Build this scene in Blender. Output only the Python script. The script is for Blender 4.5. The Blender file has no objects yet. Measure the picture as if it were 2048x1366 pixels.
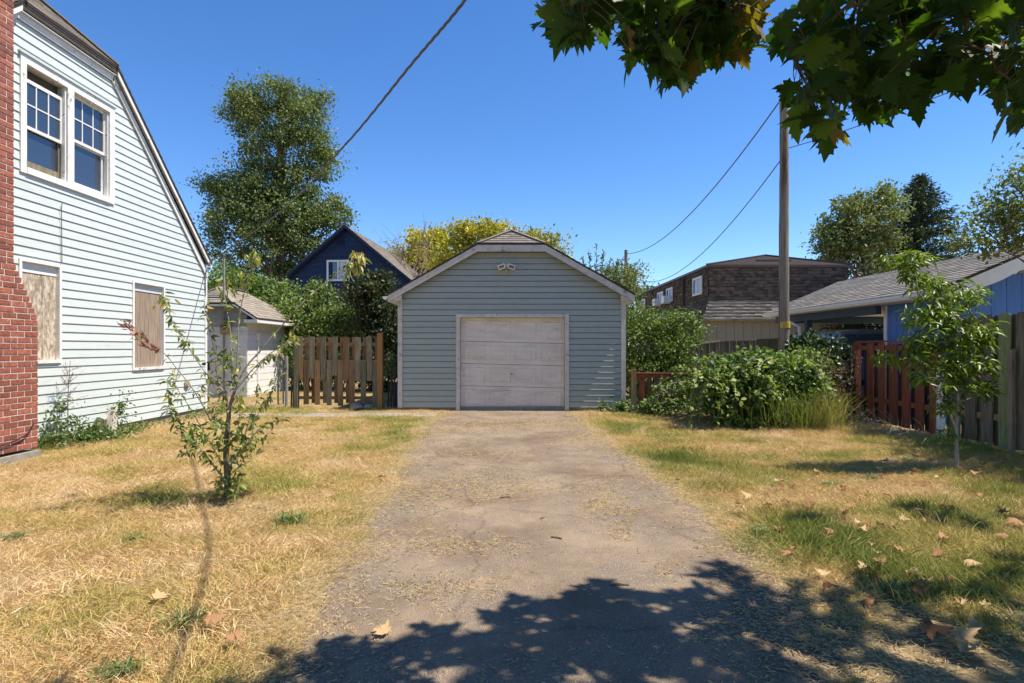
import bpy, math, random
import numpy as np
from mathutils import Vector, Matrix, Euler
rnd = random.Random(7)
rs = np.random.RandomState(11)
S = bpy.context.scene
COL = S.collection
F = 1170.0; H = 1.45; HY = 695.0     # focal length in px of the 2048 wide photo, eye height, horizon row

# ---------------------------------------------------------------- camera, sky, sun, exposure
cam = bpy.data.cameras.new('camera'); camo = bpy.data.objects.new('camera', cam); COL.objects.link(camo)
camo.location = (0, 0, H); camo.rotation_euler = (math.radians(90), 0, 0)
cam.sensor_width = 36; cam.lens = 36*F/2048; cam.shift_y = 12/2048
cam.clip_start = 0.05; cam.clip_end = 3000
S.camera = camo
SUNV = Vector((0.50, -0.035, 1.0)).normalized()
elev = math.asin(SUNV.z); azim = math.atan2(SUNV.x, SUNV.y)
W = bpy.data.worlds.new('World'); S.world = W; W.use_nodes = True
wn = W.node_tree.nodes; wl = W.node_tree.links
sky = wn.new('ShaderNodeTexSky'); sky.sky_type = 'NISHITA'; sky.sun_disc = False
sky.sun_elevation = elev; sky.sun_rotation = azim
sky.altitude = 1200; sky.air_density = 1.0; sky.dust_density = 0.0; sky.ozone_density = 3.2
bg = wn['Background']; bg.inputs['Strength'].default_value = 0.13
hs = wn.new('ShaderNodeHueSaturation'); hs.inputs['Saturation'].default_value = 1.24; hs.inputs['Hue'].default_value = 0.506
wl.new(sky.outputs[0], hs.inputs['Color']); wl.new(hs.outputs[0], bg.inputs[0])
sl = bpy.data.lights.new('sun', 'SUN'); sl.energy = 5.0; sl.angle = math.radians(0.6); sl.color = (1, 0.925, 0.80)
so = bpy.data.objects.new('sun', sl); COL.objects.link(so); so.location = (20, 0, 40)
so.rotation_euler = SUNV.to_track_quat('Z', 'Y').to_euler()
S.view_settings.view_transform = 'Standard'; S.view_settings.look = 'None'
S.view_settings.exposure = 0.72; S.view_settings.gamma = 1
try: S.view_settings.use_curve_mapping = False
except Exception: pass
S.render.engine = 'CYCLES'
S.cycles.max_bounces = 6; S.cycles.diffuse_bounces = 3; S.cycles.glossy_bounces = 3; S.cycles.transparent_max_bounces = 6

# ---------------------------------------------------------------- helpers
def PX(x, y, Z):                       # a point seen at photo pixel (x, y) and Z metres away
    return ((x-1024)/F*Z, Z, H+(HY-y)/F*Z)
def GP(x, y, h=0.0):                   # the ground point under a photo pixel
    Z = F*(H-h)/(y-HY); return ((x-1024)/F*Z, Z, h)
def wloc(o):
    v = Vector((0, 0, 0))
    while o is not None: v = v + o.location; o = o.parent
    return v
def link(name, me, mat=None, parent=None, kind=None, label=None):
    o = bpy.data.objects.new(name, me); COL.objects.link(o)
    if mat is not None and me is not None and not me.materials: me.materials.append(mat)
    if parent is not None: o.parent = parent
    if kind: o['kind'] = kind
    if label: o['label'] = label
    return o
def thing(name, label, cat, loc=(0, 0, 0), group=None):
    o = bpy.data.objects.new(name, None); o.empty_display_size = .1; COL.objects.link(o); o.location = loc
    o['label'] = label; o['category'] = cat
    if group: o['group'] = group
    return o
def tag(o, label, cat, group=None):
    o['label'] = label; o['category'] = cat
    if group: o['group'] = group
    return o
def npmesh(name, V, Fc, attr=None, smooth=False):
    V = np.asarray(V, dtype=np.float32); Fc = np.asarray(Fc, dtype=np.int32)
    me = bpy.data.meshes.new(name); m, k = Fc.shape
    me.vertices.add(len(V)); me.vertices.foreach_set('co', V.ravel())
    me.loops.add(m*k); me.loops.foreach_set('vertex_index', Fc.ravel())
    me.polygons.add(m); me.polygons.foreach_set('loop_start', np.arange(0, m*k, k, dtype=np.int32))
    if smooth: me.polygons.foreach_set('use_smooth', np.ones(m, dtype=bool))
    me.update(calc_edges=True)
    if attr is not None:
        a = me.attributes.new('v', 'FLOAT', 'POINT'); a.data.foreach_set('value', np.asarray(attr, dtype=np.float32))
    return me
class MB:                              # collects shapes in world coordinates, then links them as ONE mesh
    def __init__(s): s.v = []; s.f = []; s.a = []
    def add(s, V, Fs, a=0.5):
        n = len(s.v); s.v += [tuple(p) for p in V]; s.f += [tuple(i+n for i in f) for f in Fs]; s.a += [a]*len(V); return s
    def box(s, x0, x1, y0, y1, z0, z1, a=0.5):
        return s.add([(x0,y0,z0),(x1,y0,z0),(x1,y1,z0),(x0,y1,z0),(x0,y0,z1),(x1,y0,z1),(x1,y1,z1),(x0,y1,z1)],
                     [(0,3,2,1),(4,5,6,7),(0,1,5,4),(1,2,6,5),(2,3,7,6),(3,0,4,7)], a)
    def prism(s, A, off, a=0.5):       # polygon A (list of 3D points) extruded by vector off
        n = len(A); o = Vector(off); B = [tuple(Vector(p)+o) for p in A]
        return s.add(list(A)+B, [tuple(range(n))[::-1], tuple(range(n, 2*n))]+[(i, (i+1) % n, n+(i+1) % n, n+i) for i in range(n)], a)
    def bar(s, p, q, w, h, a=0.5):     # rectangular bar from p to q
        p = Vector(p); q = Vector(q); d = (q-p).normalized()
        up = Vector((0, 0, 1)) if abs(d.z) < .9 else Vector((0, 1, 0))
        u = d.cross(up).normalized()*w/2; v = d.cross(u).normalized()*h/2
        return s.prism([p-u-v, p+u-v, p+u+v, p-u+v], q-p, a)
    def tube(s, pts, rad, n=7, a=0.5, cap=True):
        pts = [Vector(p) for p in pts]
        if not hasattr(rad, '__len__'): rad = [rad]*len(pts)
        V = []; Fs = []; u = None
        for i, p in enumerate(pts):
            d = (pts[min(i+1, len(pts)-1)]-pts[max(i-1, 0)])
            d = d.normalized() if d.length > 1e-9 else Vector((0, 0, 1))
            if u is None: u = d.cross(Vector((0.31, 0.17, 0.93)))
            u = (u-d*u.dot(d)); u = u.normalized() if u.length > 1e-6 else d.orthogonal().normalized()
            w = d.cross(u)
            for k in range(n):
                t = 2*math.pi*k/n; V.append(p+(u*math.cos(t)+w*math.sin(t))*rad[i])
        for i in range(len(pts)-1):
            for k in range(n):
                Fs.append((i*n+k, i*n+(k+1) % n, (i+1)*n+(k+1) % n, (i+1)*n+k))
        if cap: Fs += [tuple(range(n))[::-1], tuple(range((len(pts)-1)*n, len(pts)*n))]
        return s.add(V, Fs, a)
    def build(s, name, mat, parent=None, kind=None, label=None, smooth=False):
        o0 = wloc(parent) if parent is not None else Vector((0, 0, 0))
        me = bpy.data.meshes.new(name)
        me.from_pydata([(p[0]-o0.x, p[1]-o0.y, p[2]-o0.z) for p in s.v], [], s.f); me.update()
        at = me.attributes.new('v', 'FLOAT', 'POINT'); at.data.foreach_set('value', np.array(s.a, dtype=np.float32))
        if smooth: me.polygons.foreach_set('use_smooth', [True]*len(me.polygons))
        return link(name, me, mat, parent, kind, label)
def shared(me, name, loc, parent=None, rot=None, scale=None):   # one more object on a shared mesh
    o = bpy.data.objects.new(name, me); COL.objects.link(o)
    l = Vector(loc)
    if parent is not None: o.parent = parent; l = l-wloc(parent)
    o.location = l
    if rot: o.rotation_euler = rot
    if scale: o.scale = scale
    return o
def nbuild(name, V, Fc, mat, parent=None, attr=None, kind=None, label=None, smooth=False):
    V = np.asarray(V, dtype=np.float64)
    if parent is not None: V = V-np.array(wloc(parent))
    return link(name, npmesh(name, V, Fc, attr, smooth), mat, parent, kind, label)
def noise2(x, y, sc, seed=0):          # smooth value noise in 0..1 on numpy arrays
    r = np.random.RandomState(seed).rand(64, 64); x = np.asarray(x)/sc+100; y = np.asarray(y)/sc+100
    xi = np.floor(x).astype(int); yi = np.floor(y).astype(int); fx = x-xi; fy = y-yi
    fx = fx*fx*(3-2*fx); fy = fy*fy*(3-2*fy)
    g = lambda a, b: r[a % 64, b % 64]
    return (g(xi, yi)*(1-fx)+g(xi+1, yi)*fx)*(1-fy)+(g(xi, yi+1)*(1-fx)+g(xi+1, yi+1)*fx)*fy

# ---------------------------------------------------------------- materials
def nt(name):
    m = bpy.data.materials.new(name); m.use_nodes = True; t = m.node_tree
    return m, t.nodes, t.links, t.nodes['Principled BSDF']
def ramp(n, stops):
    r = n.new('ShaderNodeValToRGB'); e = r.color_ramp.elements
    while len(e) > 1: e.remove(e[-1])
    e[0].position = stops[0][0]; e[0].color = tuple(stops[0][1])+(1,)
    for p, c in stops[1:]:
        k = e.new(p); k.color = tuple(c)+(1,)
    return r
def mixc(n, l, mode, fac, a, b):
    m = n.new('ShaderNodeMix'); m.data_type = 'RGBA'; m.blend_type = mode
    for s, val in ((0, fac), (6, a), (7, b)):
        if hasattr(val, 'is_linked') or hasattr(val, 'node'): l.new(val, m.inputs[s])
        elif isinstance(val, (int, float)): m.inputs[s].default_value = val
        else: m.inputs[s].default_value = tuple(val)+(1,)
    return m.outputs[2]
def surf(name, stops, scale=4, stretch=(1, 1, 1), rough=.7, bump=.2, bscale=None, dirt=None, dscale=1.2, dlo=.5, dhi=.75, var=.0, attr=False, spec=.3, detail=8, bdist=.01):
    """noise coloured surface in world coordinates; dirt = second colour in large irregular stains; var = object to object value change"""
    m, n, l, b = nt(name)
    g = n.new('ShaderNodeNewGeometry'); mp = n.new('ShaderNodeMapping'); mp.inputs['Scale'].default_value = stretch
    l.new(g.outputs['Position'], mp.inputs[0])
    nz = n.new('ShaderNodeTexNoise'); nz.inputs['Scale'].default_value = scale; nz.inputs['Detail'].default_value = detail; nz.inputs['Roughness'].default_value = .65
    vec = mp.outputs[0]
    if var or attr:
        oi = n.new('ShaderNodeObjectInfo'); ad = n.new('ShaderNodeVectorMath'); ad.operation = 'MULTIPLY_ADD'
        ad.inputs[1].default_value = (37, 17, 53)
        src = oi.outputs['Random']
        if attr:
            at = n.new('ShaderNodeAttribute'); at.attribute_name = 'v'; src = at.outputs['Fac']
        l.new(src, ad.inputs[0]); l.new(vec, ad.inputs[2]); vec = ad.outputs[0]
    l.new(vec, nz.inputs['Vector'])
    r = ramp(n, stops); l.new(nz.outputs['Fac'], r.inputs[0]); col = r.outputs[0]
    if dirt is not None:
        n2 = n.new('ShaderNodeTexNoise'); n2.inputs['Scale'].default_value = dscale; n2.inputs['Detail'].default_value = 6; n2.inputs['Roughness'].default_value = .7
        l.new(vec, n2.inputs['Vector'])
        r2 = ramp(n, [(dlo, (0, 0, 0)), (dhi, (1, 1, 1))]); l.new(n2.outputs['Fac'], r2.inputs[0])
        col = mixc(n, l, 'MIX', r2.outputs[0], col, dirt)
    if var or attr:
        mr = n.new('ShaderNodeMapRange'); mr.inputs[3].default_value = 1-(var or .3); mr.inputs[4].default_value = 1+(var or .3)
        l.new(src, mr.inputs[0]); cc = n.new('ShaderNodeCombineColor')
        for i in range(3): l.new(mr.outputs[0], cc.inputs[i])
        col = mixc(n, l, 'MULTIPLY', 1.0, col, cc.outputs[0])
    l.new(col, b.inputs['Base Color']); b.inputs['Roughness'].default_value = rough
    b.inputs['Specular IOR Level'].default_value = spec
    if bump:
        nb = n.new('ShaderNodeTexNoise'); nb.inputs['Scale'].default_value = bscale or scale*4; nb.inputs['Detail'].default_value = 5
        l.new(vec, nb.inputs['Vector'])
        bp = n.new('ShaderNodeBump'); bp.inputs['Strength'].default_value = bump; bp.inputs['Distance'].default_value = bdist
        l.new(nb.outputs['Fac'], bp.inputs['Height']); l.new(bp.outputs[0], b.inputs['Normal'])
    return m
def leafmat(name, stops, trans=.3, rough=.5, spec=.35, tcol=(1.3, 1.5, .5)):
    m, n, l, b = nt(name)
    at = n.new('ShaderNodeAttribute'); at.attribute_name = 'v'
    r = ramp(n, stops); l.new(at.outputs['Fac'], r.inputs[0])
    l.new(r.outputs[0], b.inputs['Base Color']); b.inputs['Roughness'].default_value = rough; b.inputs['Specular IOR Level'].default_value = spec
    tr = n.new('ShaderNodeBsdfTranslucent'); tc = mixc(n, l, 'MULTIPLY', 1.0, r.outputs[0], tcol); l.new(tc, tr.inputs[0])
    mx = n.new('ShaderNodeMixShader'); mx.inputs[0].default_value = trans
    l.new(b.outputs[0], mx.inputs[1]); l.new(tr.outputs[0], mx.inputs[2]); l.new(mx.outputs[0], n['Material Output'].inputs[0])
    return m
M = {}
M['mint'] = surf('mint_siding', [(.3, (.335, .36, .315)), (.7, (.375, .40, .35))], 5, (1, 1, 6), .5, .12, 60, dirt=(.30, .33, .30), dscale=1.3, dlo=.55, dhi=.8, var=.03)
M['mintpale'] = surf('pale_mint_siding', [(.3, (.54, .585, .555)), (.7, (.60, .645, .62))], 5, (1, 1, 6), .45, .12, 60, dirt=(.45, .50, .46), dscale=1.3, dlo=.55, dhi=.8, var=.02)
M['white'] = surf('weathered_white_paint', [(.35, (.68, .66, .61)), (.6, (.80, .79, .75))], 7, (1, 1, 1), .55, .25, 50, dirt=(.33, .29, .24), dscale=5.5, dlo=.60, dhi=.66, var=.03)
M['oldtrim'] = surf('greyed_cream_trim_paint', [(.35, (.46, .42, .36)), (.6, (.58, .54, .47))], 7, (1, 1, 1), .6, .25, 50, dirt=(.20, .17, .14), dscale=6, dlo=.60, dhi=.66, var=.04)
M['whiteclean'] = surf('white_paint', [(.35, (.72, .71, .68)), (.65, (.80, .79, .77))], 5, (1, 1, 1), .5, .1, 40)
M['doorpaint'] = surf('faded_door_paint', [(.3, (.62, .53, .44)), (.5, (.69, .60, .51)), (.7, (.74, .66, .58))], 2.2, (1, 1, 2.5), .6, .12, 60, dirt=(.47, .40, .34), dscale=1.5, dlo=.52, dhi=.8)
M['soffit'] = surf('soffit_paint', [(.3, (.55, .55, .56)), (.7, (.63, .63, .64))], 4, (1, 1, 1), .6, .1)
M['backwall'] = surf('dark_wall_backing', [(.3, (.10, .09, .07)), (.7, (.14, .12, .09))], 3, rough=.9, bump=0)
M['concrete'] = surf('old_concrete', [(.3, (.22, .19, .155)), (.7, (.34, .30, .25))], 9, rough=.9, bump=.4, bscale=60)
M['roofedge'] = surf('dark_roof_edge', [(.3, (.03, .025, .022)), (.7, (.06, .045, .04))], 8, rough=.8, bump=.2)
M['shingle'] = surf('grey_brown_shingle', [(.3, (.19, .16, .13)), (.7, (.30, .26, .22))], 30, rough=.9, bump=.5, bscale=200, attr=True, var=.22)
M['shinglewarm'] = surf('tan_shingle', [(.3, (.24, .20, .155)), (.7, (.34, .29, .23))], 30, rough=.9, bump=.5, bscale=200, attr=True, var=.2)
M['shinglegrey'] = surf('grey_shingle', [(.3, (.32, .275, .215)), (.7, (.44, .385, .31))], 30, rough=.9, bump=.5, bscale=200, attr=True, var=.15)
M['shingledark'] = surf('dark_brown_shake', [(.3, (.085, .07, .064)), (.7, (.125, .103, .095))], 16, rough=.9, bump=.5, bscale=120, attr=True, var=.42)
M['brick'] = surf('red_brick', [(.25, (.17, .05, .035)), (.5, (.30, .095, .06)), (.75, (.40, .155, .10))], 22, rough=.85, bump=.6, bscale=120, var=.28, dirt=(.44, .29, .24), dscale=9, dlo=.58, dhi=.74)
M['mortar'] = surf('mortar', [(.3, (.50, .44, .37)), (.7, (.66, .60, .52))], 30, rough=.95, bump=.6, bscale=90)
M['osb'] = surf('strand_board', [(.34, (.22, .165, .11)), (.47, (.40, .32, .235)), (.60, (.64, .56, .45))], 26, (1, 1, .4), .8, .3, 90, dirt=(.25, .19, .14), dscale=7, dlo=.55, dhi=.7)
M['ply'] = surf('weathered_plywood', [(.35, (.19, .14, .10)), (.62, (.36, .28, .21))], 34, (1, 1, .08), .85, .3, 60, dirt=(.42, .35, .28), dscale=14, dlo=.62, dhi=.68)
M['woodgrey'] = surf('grey_fence_wood', [(.3, (.09, .075, .05)), (.5, (.17, .14, .095)), (.7, (.25, .215, .15))], 9, (3, 3, .35), .9, .6, 30, dirt=(.12, .125, .06), dscale=2.5, dlo=.5, dhi=.7, var=.3)
M['woodbrown'] = surf('brown_fence_wood', [(.3, (.13, .06, .022)), (.5, (.235, .125, .052)), (.72, (.30, .19, .095))], 9, (3, 3, .3), .85, .6, 30, dirt=(.20, .17, .11), dscale=2.2, dlo=.46, dhi=.62, var=.42)
M['woodorange'] = surf('orange_new_post', [(.3, (.26, .125, .04)), (.7, (.38, .20, .075))], 9, (3, 3, .3), .8, .4, 30)
M['woodgapshade'] = surf('gap_shaded_fence_wood', [(.3, (.03, .024, .018)), (.7, (.07, .055, .04))], 9, (3, 3, .35), .9, .6, 30, var=.3)  # back boards near black: the shade in the fence gaps put into colour
M['woodred'] = surf('red_brown_stained_wood', [(.3, (.18, .05, .02)), (.55, (.30, .09, .04)), (.75, (.37, .15, .075))], 8, (3, 3, .3), .75, .5, 30, dirt=(.20, .12, .07), dscale=2, dlo=.55, dhi=.75, var=.2)
M['woodgreen'] = surf('pale_green_painted_wood', [(.35, (.17, .19, .07)), (.6, (.26, .29, .13))], 8, (3, 3, .4), .8, .4, 30, dirt=(.12, .10, .06), dscale=4, dlo=.58, dhi=.66)
M['pole'] = surf('pole_wood', [(.3, (.13, .095, .065)), (.5, (.25, .20, .15)), (.72, (.33, .275, .215))], 7, (4, 4, .25), .9, .7, 25, dirt=(.10, .06, .035), dscale=1.6, dlo=.52, dhi=.64)
M['navy'] = surf('navy_siding', [(.3, (.014, .024, .062)), (.7, (.022, .036, .085))], 4, (1, 1, 5), .6, .1, var=.08)
M['blue'] = surf('blue_siding', [(.3, (.065, .16, .42)), (.7, (.09, .20, .50))], 5, (4, 4, .5), .6, .15, var=.04)
M['bluedark'] = surf('blue_post_paint', [(.3, (.03, .055, .11)), (.7, (.04, .07, .14))], 5, rough=.6, bump=.1)
M['beige'] = surf('beige_siding', [(.3, (.22, .185, .13)), (.7, (.27, .23, .165))], 5, (3, 3, .5), .7, .15)
M['brownroof'] = surf('dark_brown_roofing', [(.3, (.016, .010, .009)), (.7, (.026, .017, .015))], 5, rough=.9, bump=.1)
M['brownmetal'] = surf('brown_metal_edge', [(.3, (.075, .042, .035)), (.7, (.11, .065, .055))], 5, rough=.5, bump=.05)
M['bark'] = surf('bark', [(.3, (.10, .07, .05)), (.7, (.22, .17, .125))], 25, (2, 2, .5), .9, .7, 70)
M['barkred'] = surf('reddish_twig_bark', [(.3, (.13, .07, .05)), (.7, (.26, .18, .13))], 25, rough=.75, bump=.4)
M['barkpale'] = surf('pale_young_bark', [(.3, (.24, .20, .16)), (.7, (.42, .37, .31))], 22, rough=.75, bump=.4)
M['metal'] = surf('galvanised_metal', [(.3, (.20, .19, .175)), (.7, (.32, .31, .29))], 20, rough=.5, bump=.2)
M['greenpost'] = surf('dark_green_steel', [(.3, (.012, .02, .012)), (.7, (.025, .035, .022))], 20, rough=.5, bump=.1)
M['black'] = surf('black_rubber', [(.3, (.012, .012, .013)), (.7, (.03, .03, .03))], 20, rough=.6, bump=.1)
M['cable'] = surf('grey_black_cable', [(.3, (.08, .08, .085)), (.7, (.14, .14, .14))], 20, rough=.55, bump=.1)
M['yellow'] = surf('yellow_sign_paint', [(.3, (.50, .36, .03)), (.7, (.68, .52, .06))], 20, rough=.5, bump=.1)
M['meter'] = surf('tan_meter_box', [(.3, (.38, .27, .15)), (.7, (.48, .36, .22))], 12, rough=.6, bump=.1)
M['lampwhite'] = surf('white_lamp_housing', [(.3, (.72, .72, .70)), (.7, (.82, .82, .80))], 12, rough=.4, bump=.05)
M['carpaint'] = surf('silver_blue_car_paint', [(.3, (.16, .19, .24)), (.7, (.19, .225, .28))], 4, rough=.25, bump=0, spec=.8)
M['rubble'] = surf('rubble_stone', [(.3, (.22, .19, .15)), (.7, (.36, .32, .27))], 12, rough=.9, bump=.6)
M['whitestone'] = surf('white_plaster_lump', [(.3, (.70, .69, .66)), (.7, (.80, .79, .77))], 12, rough=.9, bump=.4)
def glassm(name, col, rough=.06):
    m, n, l, b = nt(name); b.inputs['Base Color'].default_value = col+(1,); b.inputs['Roughness'].default_value = rough
    b.inputs['Specular IOR Level'].default_value = 1.0; b.inputs['IOR'].default_value = 1.6
    g = n.new('ShaderNodeNewGeometry'); nb = n.new('ShaderNodeTexNoise'); nb.inputs['Scale'].default_value = 1.5
    l.new(g.outputs['Position'], nb.inputs['Vector']); bp = n.new('ShaderNodeBump'); bp.inputs['Strength'].default_value = .05
    l.new(nb.outputs['Fac'], bp.inputs['Height']); l.new(bp.outputs[0], b.inputs['Normal'])
    return m
M['glass'] = glassm('dusty_window_glass', (.03, .045, .075))
M['carglass'] = glassm('car_window_glass', (.05, .07, .10))
M['lampglass'] = glassm('lamp_glass', (.10, .085, .06), .3)
# ground soil under the lawn
def groundmat():
    m, n, l, b = nt('dry_soil_and_thatch'); g = n.new('ShaderNodeNewGeometry')
    def nz(s, d=8):
        t = n.new('ShaderNodeTexNoise'); t.inputs['Scale'].default_value = s; t.inputs['Detail'].default_value = d; t.inputs['Roughness'].default_value = .7
        l.new(g.outputs['Position'], t.inputs['Vector']); return t.outputs['Fac']
    r = ramp(n, [(.3, (.20, .13, .07)), (.5, (.36, .26, .145)), (.7, (.50, .385, .235))]); l.new(nz(45), r.inputs[0])
    r2 = ramp(n, [(.42, (0, 0, 0)), (.62, (1, 1, 1))]); l.new(nz(.7), r2.inputs[0])
    c = mixc(n, l, 'MIX', r2.outputs[0], r.outputs[0], (.17, .15, .055))
    l.new(c, b.inputs['Base Color']); b.inputs['Roughness'].default_value = .95; b.inputs['Specular IOR Level'].default_value = .1
    bp = n.new('ShaderNodeBump'); bp.inputs['Strength'].default_value = .7; bp.inputs['Distance'].default_value = .02; l.new(nz(70), bp.inputs['Height']); l.new(bp.outputs[0], b.inputs['Normal'])
    return m
M['soil'] = groundmat()
def asphaltmat():
    m, n, l, b = nt('worn_asphalt'); g = n.new('ShaderNodeNewGeometry')
    def nz(s, d=8, r=.65):
        t = n.new('ShaderNodeTexNoise'); t.inputs['Scale'].default_value = s; t.inputs['Detail'].default_value = d; t.inputs['Roughness'].default_value = r
        l.new(g.outputs['Position'], t.inputs['Vector']); return t.outputs['Fac']
    vo = n.new('ShaderNodeTexVoronoi'); vo.inputs['Scale'].default_value = 140; l.new(g.outputs['Position'], vo.inputs['Vector'])
    r = ramp(n, [(.0, (.265, .21, .16)), (.45, (.235, .185, .14)), (.75, (.15, .117, .088))]); l.new(vo.outputs['Distance'], r.inputs[0])
    vr = n.new('ShaderNodeSeparateColor'); l.new(vo.outputs['Color'], vr.inputs[0])
    rr = ramp(n, [(.0, (.74, .74, .74)), (.6, (1, 1, 1)), (.93, (1.1, 1.1, 1.1)), (1, (1.9, 1.85, 1.7))]); l.new(vr.outputs[0], rr.inputs[0])
    c = mixc(n, l, 'MULTIPLY', 1.0, r.outputs[0], rr.outputs[0])
    s1 = ramp(n, [(.42, (0, 0, 0)), (.75, (1, 1, 1))]); l.new(nz(1.3), s1.inputs[0])
    c = mixc(n, l, 'MIX', s1.outputs[0], c, (.34, .25, .165))      # dusty patches
    c2 = mixc(n, l, 'MULTIPLY', .75, c, r.outputs[0]); 
    s2 = ramp(n, [(.47, (0, 0, 0)), (.66, (1, 1, 1))]); l.new(nz(.85, 6), s2.inputs[0])
    c = mixc(n, l, 'MIX', s2.outputs[0], c, (.165, .115, .075))      # brown stains
    v2 = n.new('ShaderNodeTexVoronoi'); v2.feature = 'DISTANCE_TO_EDGE'; v2.inputs['Scale'].default_value = .55
    wv = n.new('ShaderNodeVectorMath'); wv.operation = 'MULTIPLY_ADD'; wv.inputs[1].default_value = (.35, .35, 0); cv_ = n.new('ShaderNodeTexNoise'); cv_.inputs['Scale'].default_value = 3; cv_.inputs['Detail'].default_value = 6
    l.new(g.outputs['Position'], cv_.inputs['Vector']); l.new(cv_.outputs['Color'], wv.inputs[0]); l.new(g.outputs['Position'], wv.inputs[2]); l.new(wv.outputs[0], v2.inputs['Vector'])
    rc = ramp(n, [(.0, (.35, .33, .30)), (.010, (1, 1, 1))]); l.new(v2.outputs['Distance'], rc.inputs[0]); c = mixc(n, l, 'MULTIPLY', .38, c, rc.outputs[0])
    s3 = ramp(n, [(.35, (.86, .86, .86)), (.65, (1.12, 1.12, 1.12))]); l.new(nz(260, 3), s3.inputs[0])
    c = mixc(n, l, 'MULTIPLY', 1.0, c, s3.outputs[0])
    l.new(c, b.inputs['Base Color']); b.inputs['Roughness'].default_value = .9; b.inputs['Specular IOR Level'].default_value = .15
    bp = n.new('ShaderNodeBump'); bp.inputs['Strength'].default_value = .8; bp.inputs['Distance'].default_value = .006
    l.new(vo.outputs['Distance'], bp.inputs['Height']); bp2 = n.new('ShaderNodeBump'); bp2.inputs['Strength'].default_value = .3; bp2.inputs['Distance'].default_value = .02
    l.new(nz(9), bp2.inputs['Height']); l.new(bp.outputs[0], bp2.inputs['Normal']); l.new(bp2.outputs[0], b.inputs['Normal'])
    return m
M['asphalt'] = asphaltmat()
def grassmat():
    m, n, l, b = nt('lawn_grass')
    a = n.new('ShaderNodeAttribute'); a.attribute_type = 'INSTANCER'; a.attribute_name = 'g'
    v = n.new('ShaderNodeAttribute'); v.attribute_name = 'v'
    ad = n.new('ShaderNodeMath'); ad.operation = 'MULTIPLY_ADD'; ad.inputs[1].default_value = .5; l.new(v.outputs['Fac'], ad.inputs[0]); l.new(a.outputs['Fac'], ad.inputs[2])
    r = ramp(n, [(.05, (.80, .65, .42)), (.20, (.70, .51, .27)), (.34, (.54, .33, .12)), (.46, (.61, .46, .20)), (.60, (.47, .40, .12)), (.76, (.33, .32, .075)), (.90, (.22, .25, .055)), (1., (.15, .19, .04))])
    sc = n.new('ShaderNodeMath'); sc.operation = 'MULTIPLY'; sc.inputs[1].default_value = .72; l.new(ad.outputs[0], sc.inputs[0]); l.new(sc.outputs[0], r.inputs[0])
    l.new(r.outputs[0], b.inputs['Base Color']); b.inputs['Roughness'].default_value = .7; b.inputs['Specular IOR Level'].default_value = .2
    tr = n.new('ShaderNodeBsdfTranslucent'); l.new(r.outputs[0], tr.inputs[0]); mx = n.new('ShaderNodeMixShader'); mx.inputs[0].default_value = .25
    l.new(b.outputs[0], mx.inputs[1]); l.new(tr.outputs[0], mx.inputs[2]); l.new(mx.outputs[0], n['Material Output'].inputs[0])
    return m
M['grass'] = grassmat()
M['straw'] = leafmat('dry_straw', [(0, (.60, .46, .27)), (.5, (.72, .58, .36)), (.88, (.78, .68, .46)), (1, (.42, .42, .17))], .3, .7, .2, (1, 1, 1))
M['dryleaf'] = leafmat('dry_brown_leaf', [(0, (.20, .085, .035)), (.4, (.32, .16, .075)), (.75, (.46, .31, .17)), (1, (.60, .44, .16))], .15, .7, .25, (1, 1, 1))
M['maple'] = leafmat('maple_leaf', [(0, (.020, .042, .010)), (.5, (.042, .078, .015)), (.85, (.085, .125, .026)), (.95, (.12, .10, .025)), (1, (.13, .065, .02))], .42, .5, .25, (2.2, 2.6, .5))
M['lf_tall'] = leafmat('tall_tree_leaf', [(0, (.055, .082, .022)), (.5, (.13, .17, .05)), (.85, (.23, .26, .10)), (1, (.32, .30, .12))], .25, .5, .35)
M['lf_yellow'] = leafmat('yellowing_leaf', [(0, (.12, .15, .02)), (.35, (.28, .29, .035)), (.7, (.52, .46, .045)), (1, (.62, .48, .05))], .3, .5, .3, (1.2, 1.1, .4))
M['lf_hedge'] = leafmat('hedge_leaf', [(0, (.06, .10, .02)), (.5, (.14, .20, .045)), (1, (.27, .32, .10))], .25, .55, .3)
M['lf_dark'] = leafmat('dark_glossy_leaf', [(0, (.02, .032, .012)), (.6, (.045, .065, .022)), (.85, (.08, .085, .03)), (1, (.17, .075, .04))], .15, .5, .25)
M['lf_olive'] = leafmat('olive_leaf', [(0, (.09, .11, .035)), (.5, (.18, .205, .075)), (1, (.30, .31, .14))], .25, .55, .3)
M['lf_spruce'] = leafmat('spruce_needles', [(0, (.035, .055, .03)), (.6, (.07, .10, .05)), (1, (.13, .16, .08))], .05, .7, .2)
M['lf_bramble'] = leafmat('bramble_leaf', [(0, (.03, .055, .012)), (.45, (.085, .135, .028)), (.8, (.19, .26, .055)), (1, (.38, .42, .16))], .28, .5, .3)
M['lf_peach'] = leafmat('peach_leaf', [(0, (.05, .085, .012)), (.5, (.11, .175, .024)), (.9, (.20, .28, .045)), (1, (.34, .32, .07))], .34, .4, .4, (1.35, 1.4, .4))
M['lf_plum'] = leafmat('plum_leaf', [(0, (.06, .095, .018)), (.45, (.15, .20, .04)), (.8, (.30, .31, .09)), (1, (.48, .33, .07))], .28, .45, .4)
M['lf_dryred'] = leafmat('dead_red_leaf', [(0, (.22, .06, .035)), (1, (.38, .15, .09))], .15, .7, .2, (1, 1, 1))
M['lf_weed'] = leafmat('weed_leaf', [(0, (.05, .09, .02)), (.6, (.11, .17, .04)), (1, (.22, .26, .09))], .25, .45, .4)
M['lf_vine'] = leafmat('dark_vine_leaf', [(0, (.015, .03, .012)), (.6, (.035, .06, .02)), (1, (.08, .12, .04))], .15, .4, .4)
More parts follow.
